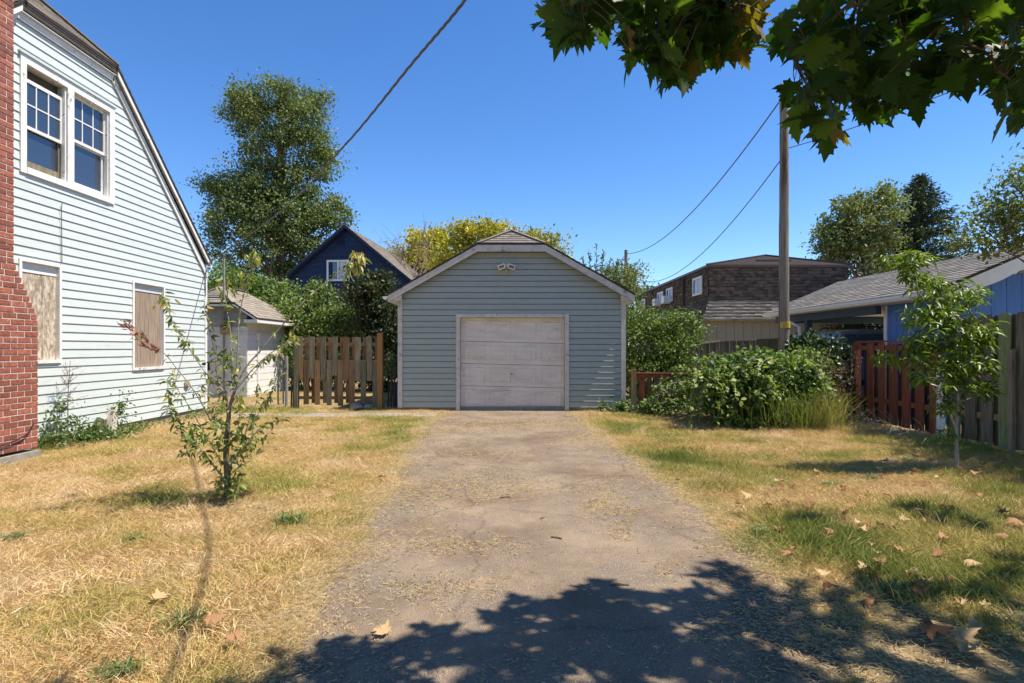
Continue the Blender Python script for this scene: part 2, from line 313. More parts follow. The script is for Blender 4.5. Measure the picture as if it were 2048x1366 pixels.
M['lf_drybush'] = leafmat('dry_weed_stalk', [(0, (.20, .11, .055)), (1, (.40, .26, .14))], .1, .8, .15, (1, 1, 1))
M['lf_reed'] = leafmat('tall_grass_blade', [(0, (.10, .16, .035)), (.5, (.22, .25, .08)), (1, (.50, .38, .18))], .25, .5, .35)

# ---------------------------------------------------------------- builders: siding, shingles
def siding(parent, O, u, n, z0, zt, e, region, openings, mat, t=.017, maxlen=3.7, gap=.0, name='siding_board'):
    """lap boards, each an object. O: wall origin, u: along-wall unit, n: outward unit; region(z)->(u0,u1)"""
    O = Vector(O); u = Vector(u); n = Vector(n); o0 = wloc(parent); za = z0; cnt = 0
    while za < zt-1e-6:
        zb = za+e; cuts = sorted({za, min(zb, zt)} | {c for (a, b, c, d) in openings for c in (c, d) if za+.004 < c < min(zb, zt)-.004})
        for c0, c1 in zip(cuts[:-1], cuts[1:]):
            mid = (c0+c1)/2; (a0, a1), (b0, b1) = region(c0), region(c1-1e-4)
            iv = [(None, None)]
            ops = sorted((a, b) for (a, b, c, d) in openings if c <= mid <= d)
            segs = []; L = None
            for (a, b) in ops: segs.append((L, a)); L = b
            segs.append((L, None))
            for (s0, s1) in segs:
                A0 = a0 if s0 is None else s0; B0 = b0 if s0 is None else s0
                A1 = a1 if s1 is None else s1; B1 = b1 if s1 is None else s1
                if A1-A0 < .02 or B1-B0 < -.3: continue
                B1 = max(B1, B0)
                k = 1
                if A1-A0 > maxlen: k = 2
                br = [0.0]+([rnd.uniform(.25, .75)] if k == 2 else [])+[1.0]
                for f0, f1 in zip(br[:-1], br[1:]):
                    g = .0012
                    p0 = A0+(A1-A0)*f0+(g if f0 > 0 else 0); p1 = A0+(A1-A0)*f1-(g if f1 < 1 else 0)
                    if k == 2:
                        sp = A0+(A1-A0)*br[1]
                        q0 = B0 if f0 == 0 else sp+g; q1 = B1 if f1 == 1 else sp-g
                    else: q0, q1 = B0, B1
                    if q1 < q0: q1 = q0
                    ta = t*(1-(c0-za)/e)+.002; tb = t*(1-(c1-za)/e)+.002
                    V = []
                    ct_ = c1-gap if abs(c1-zb) < 1e-4 else c1
                    for (uu, zz, nn) in ((p0, c0, 0), (p1, c0, 0), (p1, c0, ta), (p0, c0, ta), (q0, ct_, 0), (q1, ct_, 0), (q1, ct_, tb), (q0, ct_, tb)):
                        P = O+u*uu+n*nn; V.append((P.x-o0.x, P.y-o0.y, zz-o0.z))
                    me = bpy.data.meshes.new(name)
                    me.from_pydata(V, [], [(0, 1, 2, 3), (3, 2, 6, 7), (4, 7, 6, 5), (0, 3, 7, 4), (1, 5, 6, 2), (0, 4, 5, 1)])
                    link(name, me, mat, parent); cnt += 1
        za = zb
    return cnt
def shingles(O, u, v, n, L, region, e, tab, th=.012, drop=0.0, jit=.15, uoff=None):
    """tabs on a plane, joined: (verts, quads, attr). v points up the slope"""
    O = np.array(O, float); u = np.array(u, float); v = np.array(v, float); n = np.array(n, float)
    V = []; Fq = []; A = []; k = 0; r = 0
    s = 0.0
    while s < L-1e-6:
        s1 = min(s+e, L); a0, a1 = region(s); b0, b1 = region(s1)
        p = a0 - rnd.random()*tab
        while p < a1:
            w = tab*rnd.uniform(.75, 1.25); q = p+w
            x0 = max(p, a0)+.002; x1 = min(q, a1)-.002; y0 = max(p, b0)+.002; y1 = min(q, b1)-.002
            p = q
            if x1-x0 < .02: continue
            if y1 < y0: y0 = y1 = (max(min(y0, b1), b0)+max(min(y1, b1), b0))/2
            d = rnd.uniform(-1, 1)*drop*e; h = th*rnd.uniform(.7, 1.3)
            P = [O+u*x0+v*(s-d)+n*h, O+u*x1+v*(s-d)+n*h, O+u*y1+v*s1+n*.001, O+u*y0+v*s1+n*.001, O+u*x0+v*(s-d), O+u*x1+v*(s-d)]
            V += P; Fq += [(k, k+1, k+2, k+3), (k+4, k+5, k+1, k), (k+4, k, k+3, k+3), (k+1, k+5, k+2, k+2)]; Fq = Fq[:-2]; A += [rnd.random()]*6; k += 6
        s = s1
    return V, Fq, A
class SH:
    def __init__(s): s.V = []; s.F = []; s.A = []
    def add(s, res):
        V, Fq, A = res; k = len(s.V); s.V += V; s.F += [tuple(i+k for i in f) for f in Fq]; s.A += A
    def build(s, name, mat, parent): return nbuild(name, s.V, s.F, mat, parent, s.A, kind='stuff')

def jerk_roof(parent, T, hw, ze, slope, cl, dep, over_back, fascia_mat, sh_mat, drop_back=False, fasc=.16, sh_e=.14, sh_tab=.3, thick=.035):
    """clipped-gable roof in local (u across, d depth from the front edge, z). T maps to world."""
    zc = ze+(hw-cl)*slope; zr = zc+cl*slope; D = cl*1.0; B = dep
    fr = drop_back
    def P(u, d, z): return T(u, d, z)
    m = MB()
    # deck slabs, each a closed prism
    def slab(poly): m.prism([Vector(P(*p)) for p in poly], Vector((0, 0, -thick)))
    R0 = (0, D, zr); R1 = (0, B-(cl if fr else 0), zr)
    back = B
    sideL = [(-hw, 0, ze), (-hw, back, ze)]+([(-cl, back, zc)] if fr else [])+[R1, R0, (-cl, 0, zc)]
    sideR = [(a*-1, b, c) for a, b, c in sideL]
    slab(sideL); slab(sideR); slab([(-cl, 0, zc), R0, (cl, 0, zc)])
    if fr: slab([(-cl, back, zc), R1, (cl, back, zc)])
    m.build('roof_deck', M['roofedge'], parent)
    # shingles
    s = SH(); cs = math.sqrt(1+slope*slope)
    TT = lambda a, b: np.array(P(*b))-np.array(P(*a))
    o = np.array(P(0, 0, 0))
    for sg in (-1, 1):
        O = P(sg*hw, 0, ze+.004); ud = TT((0, 0, 0), (0, 1, 0)); vd = TT((0, 0, 0), (-sg/cs, 0, slope/cs)); nd = TT((0, 0, 0), (sg*slope/cs, 0, 1/cs))
        Ls = hw*cs; sc = (hw-cl)*cs
        reg = lambda q, sc=sc, Ls=Ls: (0 if q <= sc else (q-sc)/(Ls-sc)*D, back-(0 if (q <= sc or not fr) else (q-sc)/(Ls-sc)*cl))
        s.add(shingles(O, ud, vd, nd, Ls, reg, sh_e, sh_tab))
    cs2 = math.sqrt(1+((zr-zc)/D)**2); O = P(0, 0, zc+.004); ud = TT((0, 0, 0), (1, 0, 0)); vd = TT((0, 0, 0), (0, 1/cs2, (zr-zc)/D/cs2)); nd = TT((0, 0, 0), (0, -(zr-zc)/D/cs2, 1/cs2))
    Lh = D*cs2; s.add(shingles(O, ud, vd, nd, Lh, lambda q: (-cl*(1-q/Lh), cl*(1-q/Lh)), sh_e, sh_tab))
    s.build('shingle', sh_mat, parent)
    # hip caps
    c = MB(); c.bar(P(-cl, .0, zc+.02), P(0, D, zr+.025), .13, .015); c.bar(P(cl, 0, zc+.02), P(0, D, zr+.025), .13, .015); c.bar(P(0, D, zr+.028), P(0, R1[1], zr+.028), .16, .015)
    c.build('ridge_cap', sh_mat, parent)
    # fascia boards (rake left, rake right, clip), each a part
    th = .03
    def fb(p, q, name='fascia_board'):
        f = MB(); a = (p[0], .005, p[2]-thick-.002); b = (q[0], .005, q[2]-thick-.002)
        f.prism([Vector(P(*x)) for x in (a, b, (b[0], b[1], b[2]-fasc), (a[0], a[1], a[2]-fasc))], Vector(P(0, th, 0))-Vector(P(0, 0, 0)))
        f.build(name, fascia_mat, parent)
    fb((-hw, 0, ze), (-cl, 0, zc)); fb((-cl, 0, zc), (cl, 0, zc)); fb((cl, 0, zc), (hw, 0, ze))
    return zc, zr

# ================================================================ ground, driveway, path
g = MB(); g.add([(-900, -300, 0), (900, -300, 0), (900, 1500, 0), (-900, 1500, 0)], [(0, 1, 2, 3)]); g.build('ground', M['soil'], kind='structure')
# driveway with wandering edges
dl = [(-3, -1.05), (1, -1.02), (2.5, -1.03), (2.8, -1.06), (3.4, -1.10), (4.2, -1.12), (5.5, -1.16), (6.8, -1.27), (8.3, -1.4), (10, -1.48), (11.3, -1.52), (12.6, -1.5), (13.3, -1.45)]
dr = [(-3, 1.6), (1, 1.55), (2.5, 1.55), (3.2, 1.62), (4.2, 1.68), (5.4, 1.66), (6.6, 1.60), (8, 1.5), (9.5, 1.42), (10.9, 1.38), (12.4, 1.36), (13.3, 1.34)]
ys = np.concatenate([np.arange(-3, 2, .5), np.arange(2, 13.38, .07)])
XL = np.interp(ys, [a for a, b in dl], [b for a, b in dl])+(noise2(ys, ys*0, .35, 3)-.5)*.13+(noise2(ys, ys*0, .12, 4)-.5)*.05
XR = np.interp(ys, [a for a, b in dr], [b for a, b in dr])+(noise2(ys, ys*0, .4, 5)-.5)*.14+(noise2(ys, ys*0, .12, 6)-.5)*.05
nx = 9; V = []; 
for i, y in enumerate(ys):
    for j in range(nx):
        V.append((XL[i]+(XR[i]-XL[i])*j/(nx-1), y, .012 if 0 < j < nx-1 else .001))
Fq = [(i*nx+j, i*nx+j+1, (i+1)*nx+j+1, (i+1)*nx+j) for i in range(len(ys)-1) for j in range(nx-1)]
nbuild('driveway', V, Fq, M['asphalt'], kind='structure')
p = MB()
for k, (a, b) in enumerate([(-6.2, -4.7), (-4.68, -3.1), (-3.08, -1.62)]):
    p.box(a, b, 12.1+.03*k, 12.85+.02*k, -.05, .010+.003*k)
p.build('concrete_path', M['concrete'], kind='structure')

def drive_dist(x, y):
    xl = np.interp(y, ys, XL); xr = np.interp(y, ys, XR); return np.minimum(x-xl, xr-x)   # >0 on asphalt

# ================================================================ garage
GY = 13.36
ga = thing('garage', 'mint green single car garage with clipped gable roof at the end of the driveway', 'garage', (0, GY, 0))
gx0, gx1, GE, gsl = -2.56, 2.55, 2.63, .565
gc = (-2.79+2.76)/2; ghw = 2.775
def gT(u, d, z): return (gc+u, GY-.20+d, z)
gcl = .76
def greg(z):                       # wall outline under the roof
    top = 2.60; hwall = (gx1-gx0)/2
    lim = ghw-(z-GE+.06)/gsl-.0 if z > top-.1 else 9
    w = min(hwall, lim); return (-w, w)
MB().box(gx0+.01, gx1-.01, GY+.16, GY+6.2, .05, 2.62).prism([(gx0+.01, GY+.16, 2.62), (gx1-.01, GY+.16, 2.62), (gc+gcl, GY+.16, 3.72), (gc-gcl, GY+.16, 3.72)], (0, 6, 0)).build('wall_core', M['backwall'], ga)
MB().box(gx0+.02, gx1-.02, GY+.03, GY+6.2, -.1, .10).build('foundation', M['concrete'], ga)
MB().box(-1.24, 1.28, GY+.02, GY+.16, .0, .012).build('door_sill', M['concrete'], ga)
siding(ga, (gc, GY, 0), (1, 0, 0), (0, -1, 0), .085, 3.70, .1312, greg, [(-1.27, 1.30, 0, 2.19)], M['mint'], t=.020, maxlen=4.2, gap=.011)
for sx, nx_ in ((gx0, -1), (gx1, 1)):
    siding(ga, (sx, GY+3.1, 0), (0, 1, 0), (nx_, 0, 0), .085, 2.55, .1312, lambda z: (-3.0, 3.1), [], M['mint'], t=.016, maxlen=9)
for a, b in ((gx0-.045, gx0+.06), (gx1-.06, gx1+.045)):
    MB().box(a, b, GY-.032, GY+.08, .07, 2.58).build('corner_board', M['oldtrim'], ga)
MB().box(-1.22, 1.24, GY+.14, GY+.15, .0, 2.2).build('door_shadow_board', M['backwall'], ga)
jerk_roof(ga, gT, ghw, 2.66, gsl, gcl, 6.7, 0, M['oldtrim'], M['shingle'], fasc=.145)
# eave return boxes, soffit and gutter
for sx in (-1, 1):
    x = gc+sx*ghw; MB().box(min(x, x-sx*.22), max(x, x-sx*.22), GY-.165, GY+6.4, 2.475, 2.49).build('soffit', M['soffit'], ga)
    MB().prism([(x-sx*.30, GY-.166, 2.50), (x-sx*.02, GY-.166, 2.50), (x-sx*.02, GY-.166, 2.60), (x-sx*.30, GY-.166, 2.66)], (0, .03, 0)).build('eave_return', M['oldtrim'], ga)
gt = MB(); gpts = []
for k in range(9):
    t = math.pi*k/8; gpts.append((-2.80-.055-.055*math.cos(t), GY-.22, 2.60-.075*math.sin(t)))
gt.prism(gpts+[(-2.80, GY-.22, 2.615), (-2.91, GY-.22, 2.615)][:0], (0, 6.6, 0)); gt.build('gutter', M['white'], ga)
# trim inside the rake
for (a, b) in (((-.76, 3.655), (.73, 3.655)),):
    MB().bar((a[0], GY-.03, a[1]), (b[0], GY-.03, b[1]), .03, .045).build('rake_trim', M['oldtrim'], ga)
# door frame
for bx in ((-1.28, -1.185, 0.0, 2.215), (1.205, 1.30, .02, 2.215)):
    MB().box(bx[0], bx[1], GY-.045, GY+.10, bx[2], bx[3]).build('door_trim', M['oldtrim'], ga)
MB().box(-1.185, 1.205, GY-.043, GY+.10, 2.135, 2.215).build('door_trim', M['oldtrim'], ga)
door = MB(); dz = lambda x, z: z-.024*(x-.0)
dt = link('garage_door', None, None, ga)  # placeholder replaced below
bpy.data.objects.remove(dt)
dbm = MB(); dbm.box(-1.183, 1.203, GY+.105, GY+.13, .015, 2.134); dob = dbm.build('garage_door', M['backwall'], ga)
rows = [(.04, .543), (.552, 1.053), (1.062, 1.563), (1.572, 2.125)]
for ri, (z0, z1) in enumerate(rows):
    s = MB(); x0, x1 = -1.180, 1.200
    def q(x, z): 
        if ri == 0 and z < .1: return z-.010*x
        if ri == 3 and z > 2: return 2.128
        return dz(x, z)
    yb, yf = GY+.104, GY+.068
    s.prism([(x0, yb, q(x0, z0)), (x1, yb, q(x1, z0)), (x1, yb, q(x1, z1)), (x0, yb, q(x0, z1))], (0, yf-yb, 0))
    sec = s.build('door_section', M['doorpaint'], dob)
    for k in range(4):
        a = x0+.075+k*.583; b = a+.49; c, d = z0+.08, z1-.075
        r = MB()
        for (i0, i1, o0_, o1_) in ((0, .018, yf-.0015, yf-.013), (.018, .04, yf-.013, yf-.002), (.04, .10, yf-.002, yf-.002), (.10, .13, yf-.002, yf-.010)):
            A = [(a+i0, c+i0), (b-i0, c+i0), (b-i0, d-i0), (a+i0, d-i0)]; B = [(a+i1, c+i1), (b-i1, c+i1), (b-i1, d-i1), (a+i1, d-i1)]
            V = [(x, o0_, dz(x, z)) for x, z in A]+[(x, o1_, dz(x, z)) for x, z in B]
            r.add(V, [(j, (j+1) % 4, 4+(j+1) % 4, 4+j) for j in range(4)])
        i1 = .13; V = [(x, yf-.010, dz(x, z)) for x, z in ((a+i1, c+i1), (b-i1, c+i1), (b-i1, d-i1), (a+i1, d-i1))]; r.add(V, [(0, 1, 2, 3)])
        r.build('raised_panel', M['doorpaint'], dob)
hd = MB(); hd.tube([(-.005, GY+.068, .84), (-.005, GY+.03, .84)], .022, 10); hd.bar((-.045, GY+.034, .853), (.03, GY+.034, .832), .014, .012); hd.build('handle', M['metal'], dob)
# flood light
fl = thing('flood_light', 'white twin head floodlight with motion sensor high on the garage gable', 'lamp', (-.125, GY-.03, 3.27))
MB().tube([(-.125, GY-.02, 3.30), (-.125, GY-.06, 3.30)], .055, 14).build('mounting_plate', M['lampwhite'], fl)
MB().tube([(-.125, GY-.05, 3.27), (-.125, GY-.13, 3.19), (-.125, GY-.15, 3.16)], [.025, .035, .03], 10).build('motion_sensor', M['meter'], fl)
for sx in (-1, 1):
    c = Vector((-.125+sx*.105, GY-.13, 3.285)); R = Matrix.Rotation(sx*.28, 3, 'Y') @ Matrix.Rotation(sx*.3, 3, 'Z') @ Matrix.Rotation(.25, 3, 'X')
    def bx(mb, w, d, h, oy=0, f=1.0):
        P = []
        for (yy, ff) in ((d/2, .75), (-d/2, f)):
            for (sx_, sz_) in ((-1, -1), (1, -1), (1, 1), (-1, 1)): P.append(c+R @ Vector((sx_*w/2*ff, yy+oy, sz_*h/2*ff)))
        mb.add(P, [(0, 1, 2, 3), (7, 6, 5, 4), (0, 4, 5, 1), (1, 5, 6, 2), (2, 6, 7, 3), (3, 7, 4, 0)])
    h = MB(); bx(h, .165, .09, .11); hh = h.build('lamp_head', M['lampwhite'], fl)
    h = MB(); bx(h, .125, .004, .066, -.048); h.build('lens', M['lampglass'], hh)
    MB().tube([(-.125, GY-.05, 3.30), (-.125+sx*.05, GY-.09, 3.29)], .014, 6).build('bracket', M['lampwhite'], fl)

# ================================================================ house on the left
HX = -6.8
ho = thing('house', 'pale mint sided house with a brick chimney and boarded up ground floor windows', 'house', (HX, 9.0, 0))
hyc = 8.97; hsl = .926; HW = 4.07; hcl = .97; hze = 3.34
def hT(u, d, z): return (HX+.12-d, hyc+u, z)
hwl = 3.98
def hreg(z):
    lim = HW-(z-hze+.16)/hsl-.04
    w = min(hwl, lim) if z > 2.9 else hwl
    return (max(-w, -2.35), w)
UW = (8.06, 9.97, 3.88, 5.53); W1 = (10.45, 11.42, 1.04, 2.65); W2 = (8.04, 8.80, 1.22, 2.68)
rel = lambda w: (w[0]-hyc+.02, w[1]-hyc-.02, w[2]+.02, w[3]-.02)
siding(ho, (HX, hyc, 0), (0, 1, 0), (1, 0, 0), .12, 5.98, .1308, hreg, [rel(UW), rel(W1), rel(W2)], M['mintpale'], t=.014, maxlen=99, gap=.003)
MB().box(HX-8, HX-.16, hyc-hwl+.02, hyc+hwl-.02, .05, 3.2).prism([(HX-.16, hyc-hwl+.02, 3.2), (HX-.16, hyc+hwl-.02, 3.2), (HX-.16, hyc+hcl, 5.9), (HX-.16, hyc-hcl, 5.9)], (-7.8, 0, 0)).build('wall_core', M['backwall'], ho)
MB().box(HX-8, HX-.02, hyc-hwl+.01, hyc+hwl-.01, -.1, .125).build('foundation', M['concrete'], ho)
MB().box(HX-.16, HX-.001, hyc-hwl, hyc-2.36, .12, 3.0).build('wall_panel', M['mintpale'], ho)
MB().box(HX-.08, HX+.028, hyc+hwl-.03, hyc+hwl+.05, .1, 3.2).build('corner_board', M['whiteclean'], ho)
siding(ho, (HX-4, hyc+hwl, 0), (1, 0, 0), (0, 1, 0), .12, 3.2, .1275, lambda z: (-3.9, 3.9), [], M['mintpale'], t=.016, maxlen=99)
jerk_roof(ho, hT, HW, hze, hsl, hcl, 8.4, 0, M['roofedge'], M['shinglewarm'], fasc=.035, sh_e=.14)
zc = hze+(HW-hcl)*hsl
for (a, b) in (((-HW, hze), (-hcl, zc)), ((-hcl, zc), (hcl, zc)), ((hcl, zc), (HW, hze))):
    MB().prism([(HX+.02, hyc+a[0], a[1]-.04), (HX+.02, hyc+b[0], b[1]-.04), (HX+.02, hyc+b[0], b[1]-.075), (HX+.02, hyc+a[0], a[1]-.075)], (.075, 0, 0)).build('rake_soffit', M['soffit'], ho)
    if a[0] != -hcl: MB().prism([(HX+.096, hyc+a[0], a[1]-.05), (HX+.096, hyc+b[0], b[1]-.05), (HX+.096, hyc+b[0], b[1]-.15), (HX+.096, hyc+a[0], a[1]-.15)], (.016, 0, 0)).build('rake_board', M['white'], ho)
# frieze boards just under the roof, each one a part
zc = hze+(HW-hcl)*hsl
for (a, b) in (((-HW+.05, hze-.05), (-hcl, zc)), ((-hcl, zc), (hcl, zc)), ((hcl, zc), (HW-.05, hze-.05+.0))):
    P = [(HX+.022, hyc+a[0], a[1]-.14), (HX+.022, hyc+b[0], b[1]-.14), (HX+.022, hyc+b[0], b[1]-.245), (HX+.022, hyc+a[0], a[1]-.30 if a[0] < -2 else a[1]-.245)]
    if b[0] > 2: P = [(HX+.022, hyc+a[0], a[1]-.14), (HX+.022, hyc+b[0], b[1]-.14), (HX+.022, hyc+b[0], b[1]-.30), (HX+.022, hyc+a[0]-.04, a[1]-.245)]
    MB().prism(P, (.022, 0, 0)).build('frieze_board', M['white'], ho)
MB().box(HX, HX+.09, hyc-hcl+.02, hyc+hcl-.02, zc-.15, zc-.14).build('soffit', M['soffit'], ho)
# upper double window
def hbox(mb, y0, y1, z0, z1, n0, n1): return mb.box(HX+n0, HX+n1, y0, y1, z0, z1)
win = hbox(MB(), UW[0], UW[1], UW[2], UW[3], -.15, -.14).build('double_window', M['backwall'], ho)
y0, y1, z0, z1 = UW
for nm, b in (('side_trim', (y0, y0+.10, z0, z1)), ('side_trim', (y1-.12, y1, z0, z1)), ('head_trim', (y0+.10, y1-.12, z1-.12, z1)), ('mullion', (8.915, 9.045, z0+.09, z1-.12)), ('sill', (y0+.10, y1-.12, z0, z0+.09))):
    hbox(MB(), *b, -.13, .034 if nm != 'sill' else .045).build(nm, M['white'], win)
hbox(MB(), y0-.03, y1+.03, z1-.004, z1+.02, 0, .055).build('drip_cap', M['mintpale'], win)
for k, (a, b) in enumerate(((8.162, 8.913), (9.047, 9.848))):
    slip = .16 if k == 0 else 0.0; zlo, zhi = z0+.092, z1-.122; zm = (zlo+zhi)/2-.02
    # upper sash
    u = MB(); f = .045; ut = zhi-slip; ub = zm-slip*.8
    hbox(u, a, a+f, ub, ut, -.075, -.045); hbox(u, b-f, b, ub, ut, -.075, -.045); hbox(u, a+f, b-f, ut-.05, ut, -.075, -.045); hbox(u, a+f, b-f, ub, ub+.045, -.075, -.045)
    us = u.build('upper_sash', M['white'], win)
    for j in (1, 2): hbox(MB(), a+f+(b-a-2*f)*j/3-.009, a+f+(b-a-2*f)*j/3+.009, ub+.045, ut-.05, -.072, -.05).build('muntin', M['whiteclean'], win)
    hbox(MB(), a+f, b-f, (ub+ut)/2-.009, (ub+ut)/2+.009, -.071, -.051).build('muntin', M['whiteclean'], win)
    for j in range(3):
        for i in range(2):
            A = a+f+(b-a-2*f)*j/3+.009; B = a+f+(b-a-2*f)*(j+1)/3-.009
            C = (ub+.045) if i == 0 else (ub+ut)/2+.009; D = (ub+ut)/2-.009 if i == 0 else ut-.05
            hbox(MB(), A, B, C, D, -.065, -.061).build('pane', M['glass'], win)
    # lower sash
    l_ = MB(); lo = zlo+(.05 if k == 0 else 0)
    hbox(l_, a, a+f, lo, zm+.02, -.115, -.08); hbox(l_, b-f, b, lo, zm+.02, -.115, -.08); hbox(l_, a+f, b-f, lo, lo+.08, -.115, -.08); hbox(l_, a+f, b-f, zm-.02, zm+.02, -.115, -.08)
    l_.build('lower_sash', M['white'] if k else M['woodgrey'], win)
    hbox(MB(), a+f, b-f, lo+.08, zm-.02, -.10, -.096).build('pane', M['glass'], win)
    hbox(MB(), b-.022, b-.002, zlo, zhi, -.044, .005).build('stop', M['white'], win); hbox(MB(), a+.002, a+.022, zlo, zhi, -.044, .005).build('stop', M['white'], win)
# boarded windows
for (Wn, mt, lab) in ((W1, 'ply', 'narrow window boarded over with weathered plywood'), (W2, 'osb', 'window boarded over with pale strand board beside the chimney')):
    y0, y1, z0, z1 = Wn
    wd = hbox(MB(), y0+.04, y1-.04, z0+.04, z1-.04, -.15, -.14).build('boarded_window', M['backwall'], ho, label=lab)
    for b in ((y0, y0+.045, z0, z1), (y1-.045, y1, z0, z1)): hbox(MB(), *b, -.13, .032).build('side_trim', M['whiteclean'], wd)
    hbox(MB(), y0+.045, y1-.045, z1-.03, z1, -.13, .032).build('head_trim', M['whiteclean'], wd)
    hbox(MB(), y0+.045, y1-.045, z0, z0+.045, -.13, .04).build('sill', M['white'], wd)
    hbox(MB(), y0+.045, y1-.045, z1-.17, z1-.03, -.10, -.02).build('head_board', M['soffit'] if mt == 'ply' else M['whiteclean'], wd)
    if mt == 'ply': hbox(MB(), y0+.047, y1-.047, z0+.047, z1-.172, -.06, -.03).build('plywood_board', M['ply'], wd)
    else:
        ym = (y0+y1)/2+.08
        hbox(MB(), y0+.047, ym-.003, z0+.047, z1-.172, -.06, -.03).build('strand_board', M['osb'], wd)
        hbox(MB(), ym+.003, y1-.047, z0+.047, z1-.172, -.06, -.028).build('strand_board', M['osb'], wd)
# chimney with loose-laid bricks in front of a mortar core
CX = -6.3; cyl, cyu = 7.775, 7.40
ch = MB(); ch.box(HX+.03, CX-.007, 6.02, cyl-.007, .13, 1.80); ch.box(HX+.03, CX-.007, 6.3, cyu-.007, 2.5, 8.0)
crs = .0767; n_sh = 9
for k in range(n_sh):
    yy = cyl-(cyl-cyu)*(k+.5)/n_sh; ch.box(HX+.03, CX-.007, 6.02+k*.03, yy-.007, 1.80+k*.0778, 1.80+(k+1)*.0778)
chim = ch.build('chimney', M['mortar'], ho, label='red brick chimney with a sloping shoulder')
MB().box(HX+.03, CX+.035, 5.9, cyl+.01, -.1, .09).build('footing', M['concrete'], chim)
bs = {}
def brick(y0, y1, z):
    L = round(y1-y0, 3)
    if L not in bs:
        m = MB(); m.box(-.05, 0, 0, L, 0, .063); b = .004
        me = bpy.data.meshes.new('brick')
        me.from_pydata([(-.05, 0, 0), (-.05, L, 0), (-.05, L, .063), (-.05, 0, .063), (-.003, 0, 0), (-.003, L, 0), (-.003, L, .063), (-.003, 0, .063), (0, b, b), (0, L-b, b), (0, L-b, .063-b), (0, b, .063-b)], [],
                       [(4, 5, 9, 8), (5, 6, 10, 9), (6, 7, 11, 10), (7, 4, 8, 11), (8, 9, 10, 11), (0, 4, 7, 3), (1, 2, 6, 5), (3, 7, 6, 2), (0, 1, 5, 4)]); me.materials.append(M['brick']); bs[L] = me
    o = shared(bs[L], 'brick', (CX+rnd.uniform(-.0025, .0025), y0, z), chim, rot=(rnd.uniform(-.006, .006), 0, rnd.uniform(-.008, .008)))
    return o
far = MB(); z = .135; row = 0
while z < 7.9:
    ye = cyl if z < 1.80 else (cyu if z > 2.5 else cyl-(cyl-cyu)*min(1, (z-1.80)/.70))
    yb = ye; first = rnd.choice((.2, .095)) if (1.8 < z < 2.55) else (.2 if row % 2 else .095)
    while yb > 6.05 if z < 2.5 else yb > 6.32:
        L = first; first = .2
        a = max(yb-L, 6.02)
        if yb > 7.02 and z < 6.4: brick(yb-L, yb, z)
        else: far.box(CX-.05, CX+rnd.uniform(-.002, .002), a, yb, z, z+.063)
        yb -= L+.0125
    z += crs; row += 1
far.build('brick_field', M['brick'], chim, kind='stuff')
# return face of the chimney (faces away from the street)
rf = MB(); z = .135; r = 0
while z < 7.9:
    ye = cyl if z < 1.80 else (cyu if z > 2.5 else cyl-(cyl-cyu)*min(1, (z-1.80)/.70))
    x = CX-.052
    while x > HX+.05: rf.box(max(x-.2, HX+.03), x, ye-.05, ye, z, z+.063); x -= .2105
    z += crs; r += 1
rf.build('brick_field', M['brick'], chim, kind='stuff')
# dryer vent, wall wire, hose on the chimney
vt = MB().tube([(HX+.02, 12.18, .69), (HX+.05, 12.18, .69)], [.085, .085], 18).build('dryer_vent', M['metal'], ho)
MB().tube([(HX+.05, 12.18, .69), (HX+.07, 12.18, .69)], [.062, .055], 16).build('vent_flap', M['meter'], vt)
tag(MB().tube([(HX+.03, 8.80, 3.62), (HX+.035, 8.785, 3.52), (HX+.034, 8.79, 3.2), (HX+.03, 8.80, 2.72)], .006, 5).build('wall_wire', M['cable']), 'thin dark wire stub hanging down the mint wall above the strand boarded window', 'wire')
tag(MB().tube([(CX+.02, 7.1, .23), (CX+.025, 7.3, .255), (CX+.03, 7.5, .30), (CX+.02, 7.62, .36), (CX+.005, 7.70, .45)], .008, 5).build('black_hose', M['black']), 'thin black hose looped low across the brick chimney', 'hose')

# ================================================================ small white outbuilding behind the house
SX, SY = -7.75, 17.1
sh = thing('shed', 'low white painted shed with mint gable and tan shingles behind the house', 'shed', (-8.8, SY, 0))
def sT(u, d, z): return (-8.78+u, SY-.30+d, z)
sre = lambda z: (-min(1.03, (1.42-(z-2.28+.10)/.66)), min(1.03, 1.42-(z-2.28+.10)/.66))
MB().box(-9.83, SX, SY+.02, 20.0, -.05, 2.2).prism([(-9.8, SY+.03, 2.2), (-7.78, SY+.03, 2.2), (-8.1, SY+.03, 2.68), (-9.46, SY+.03, 2.68)], (0, 2.9, 0)).build('wall_block', M['whiteclean'], sh)
siding(sh, (-8.78, SY+.02, 0), (1, 0, 0), (0, -1, 0), 2.05, 2.70, .125, sre, [], M['mint'], t=.014, gap=.01)
for k in range(9):
    MB().box(SX, SX+.012, SY+.03, 19.98, .05+k*.2, .235+k*.2).build('wall_board', M['whiteclean'], sh)
    MB().box(-9.83, SX, SY+.008, SY+.02, .05+k*.2, .24+k*.2).build('wall_board', M['whiteclean'], sh)
MB().box(-9.85, SX+.045, SY-.02, 20.02, 1.86, 1.90).build('band_board', M['whiteclean'], sh)
jerk_roof(sh, sT, 1.46, 2.30, .66, .80, 3.3, 0, M['whiteclean'], M['shinglewarm'], drop_back=True, fasc=.06)
MB().box(SX+.02, -7.33, SY-.25, 20.1, 2.17, 2.26).build('eave_board', M['whiteclean'], sh)
me_ = thing('electric_meter', 'tan electric meter box with a round glass dial on the shed front', 'meter', PX(452, 655, SY-.05))
c = PX(452, 655, SY-.05)
MB().box(c[0]-.14, c[0]+.14, SY-.12, SY, c[2]-.2, c[2]+.2).build('meter_box', M['meter'], me_)
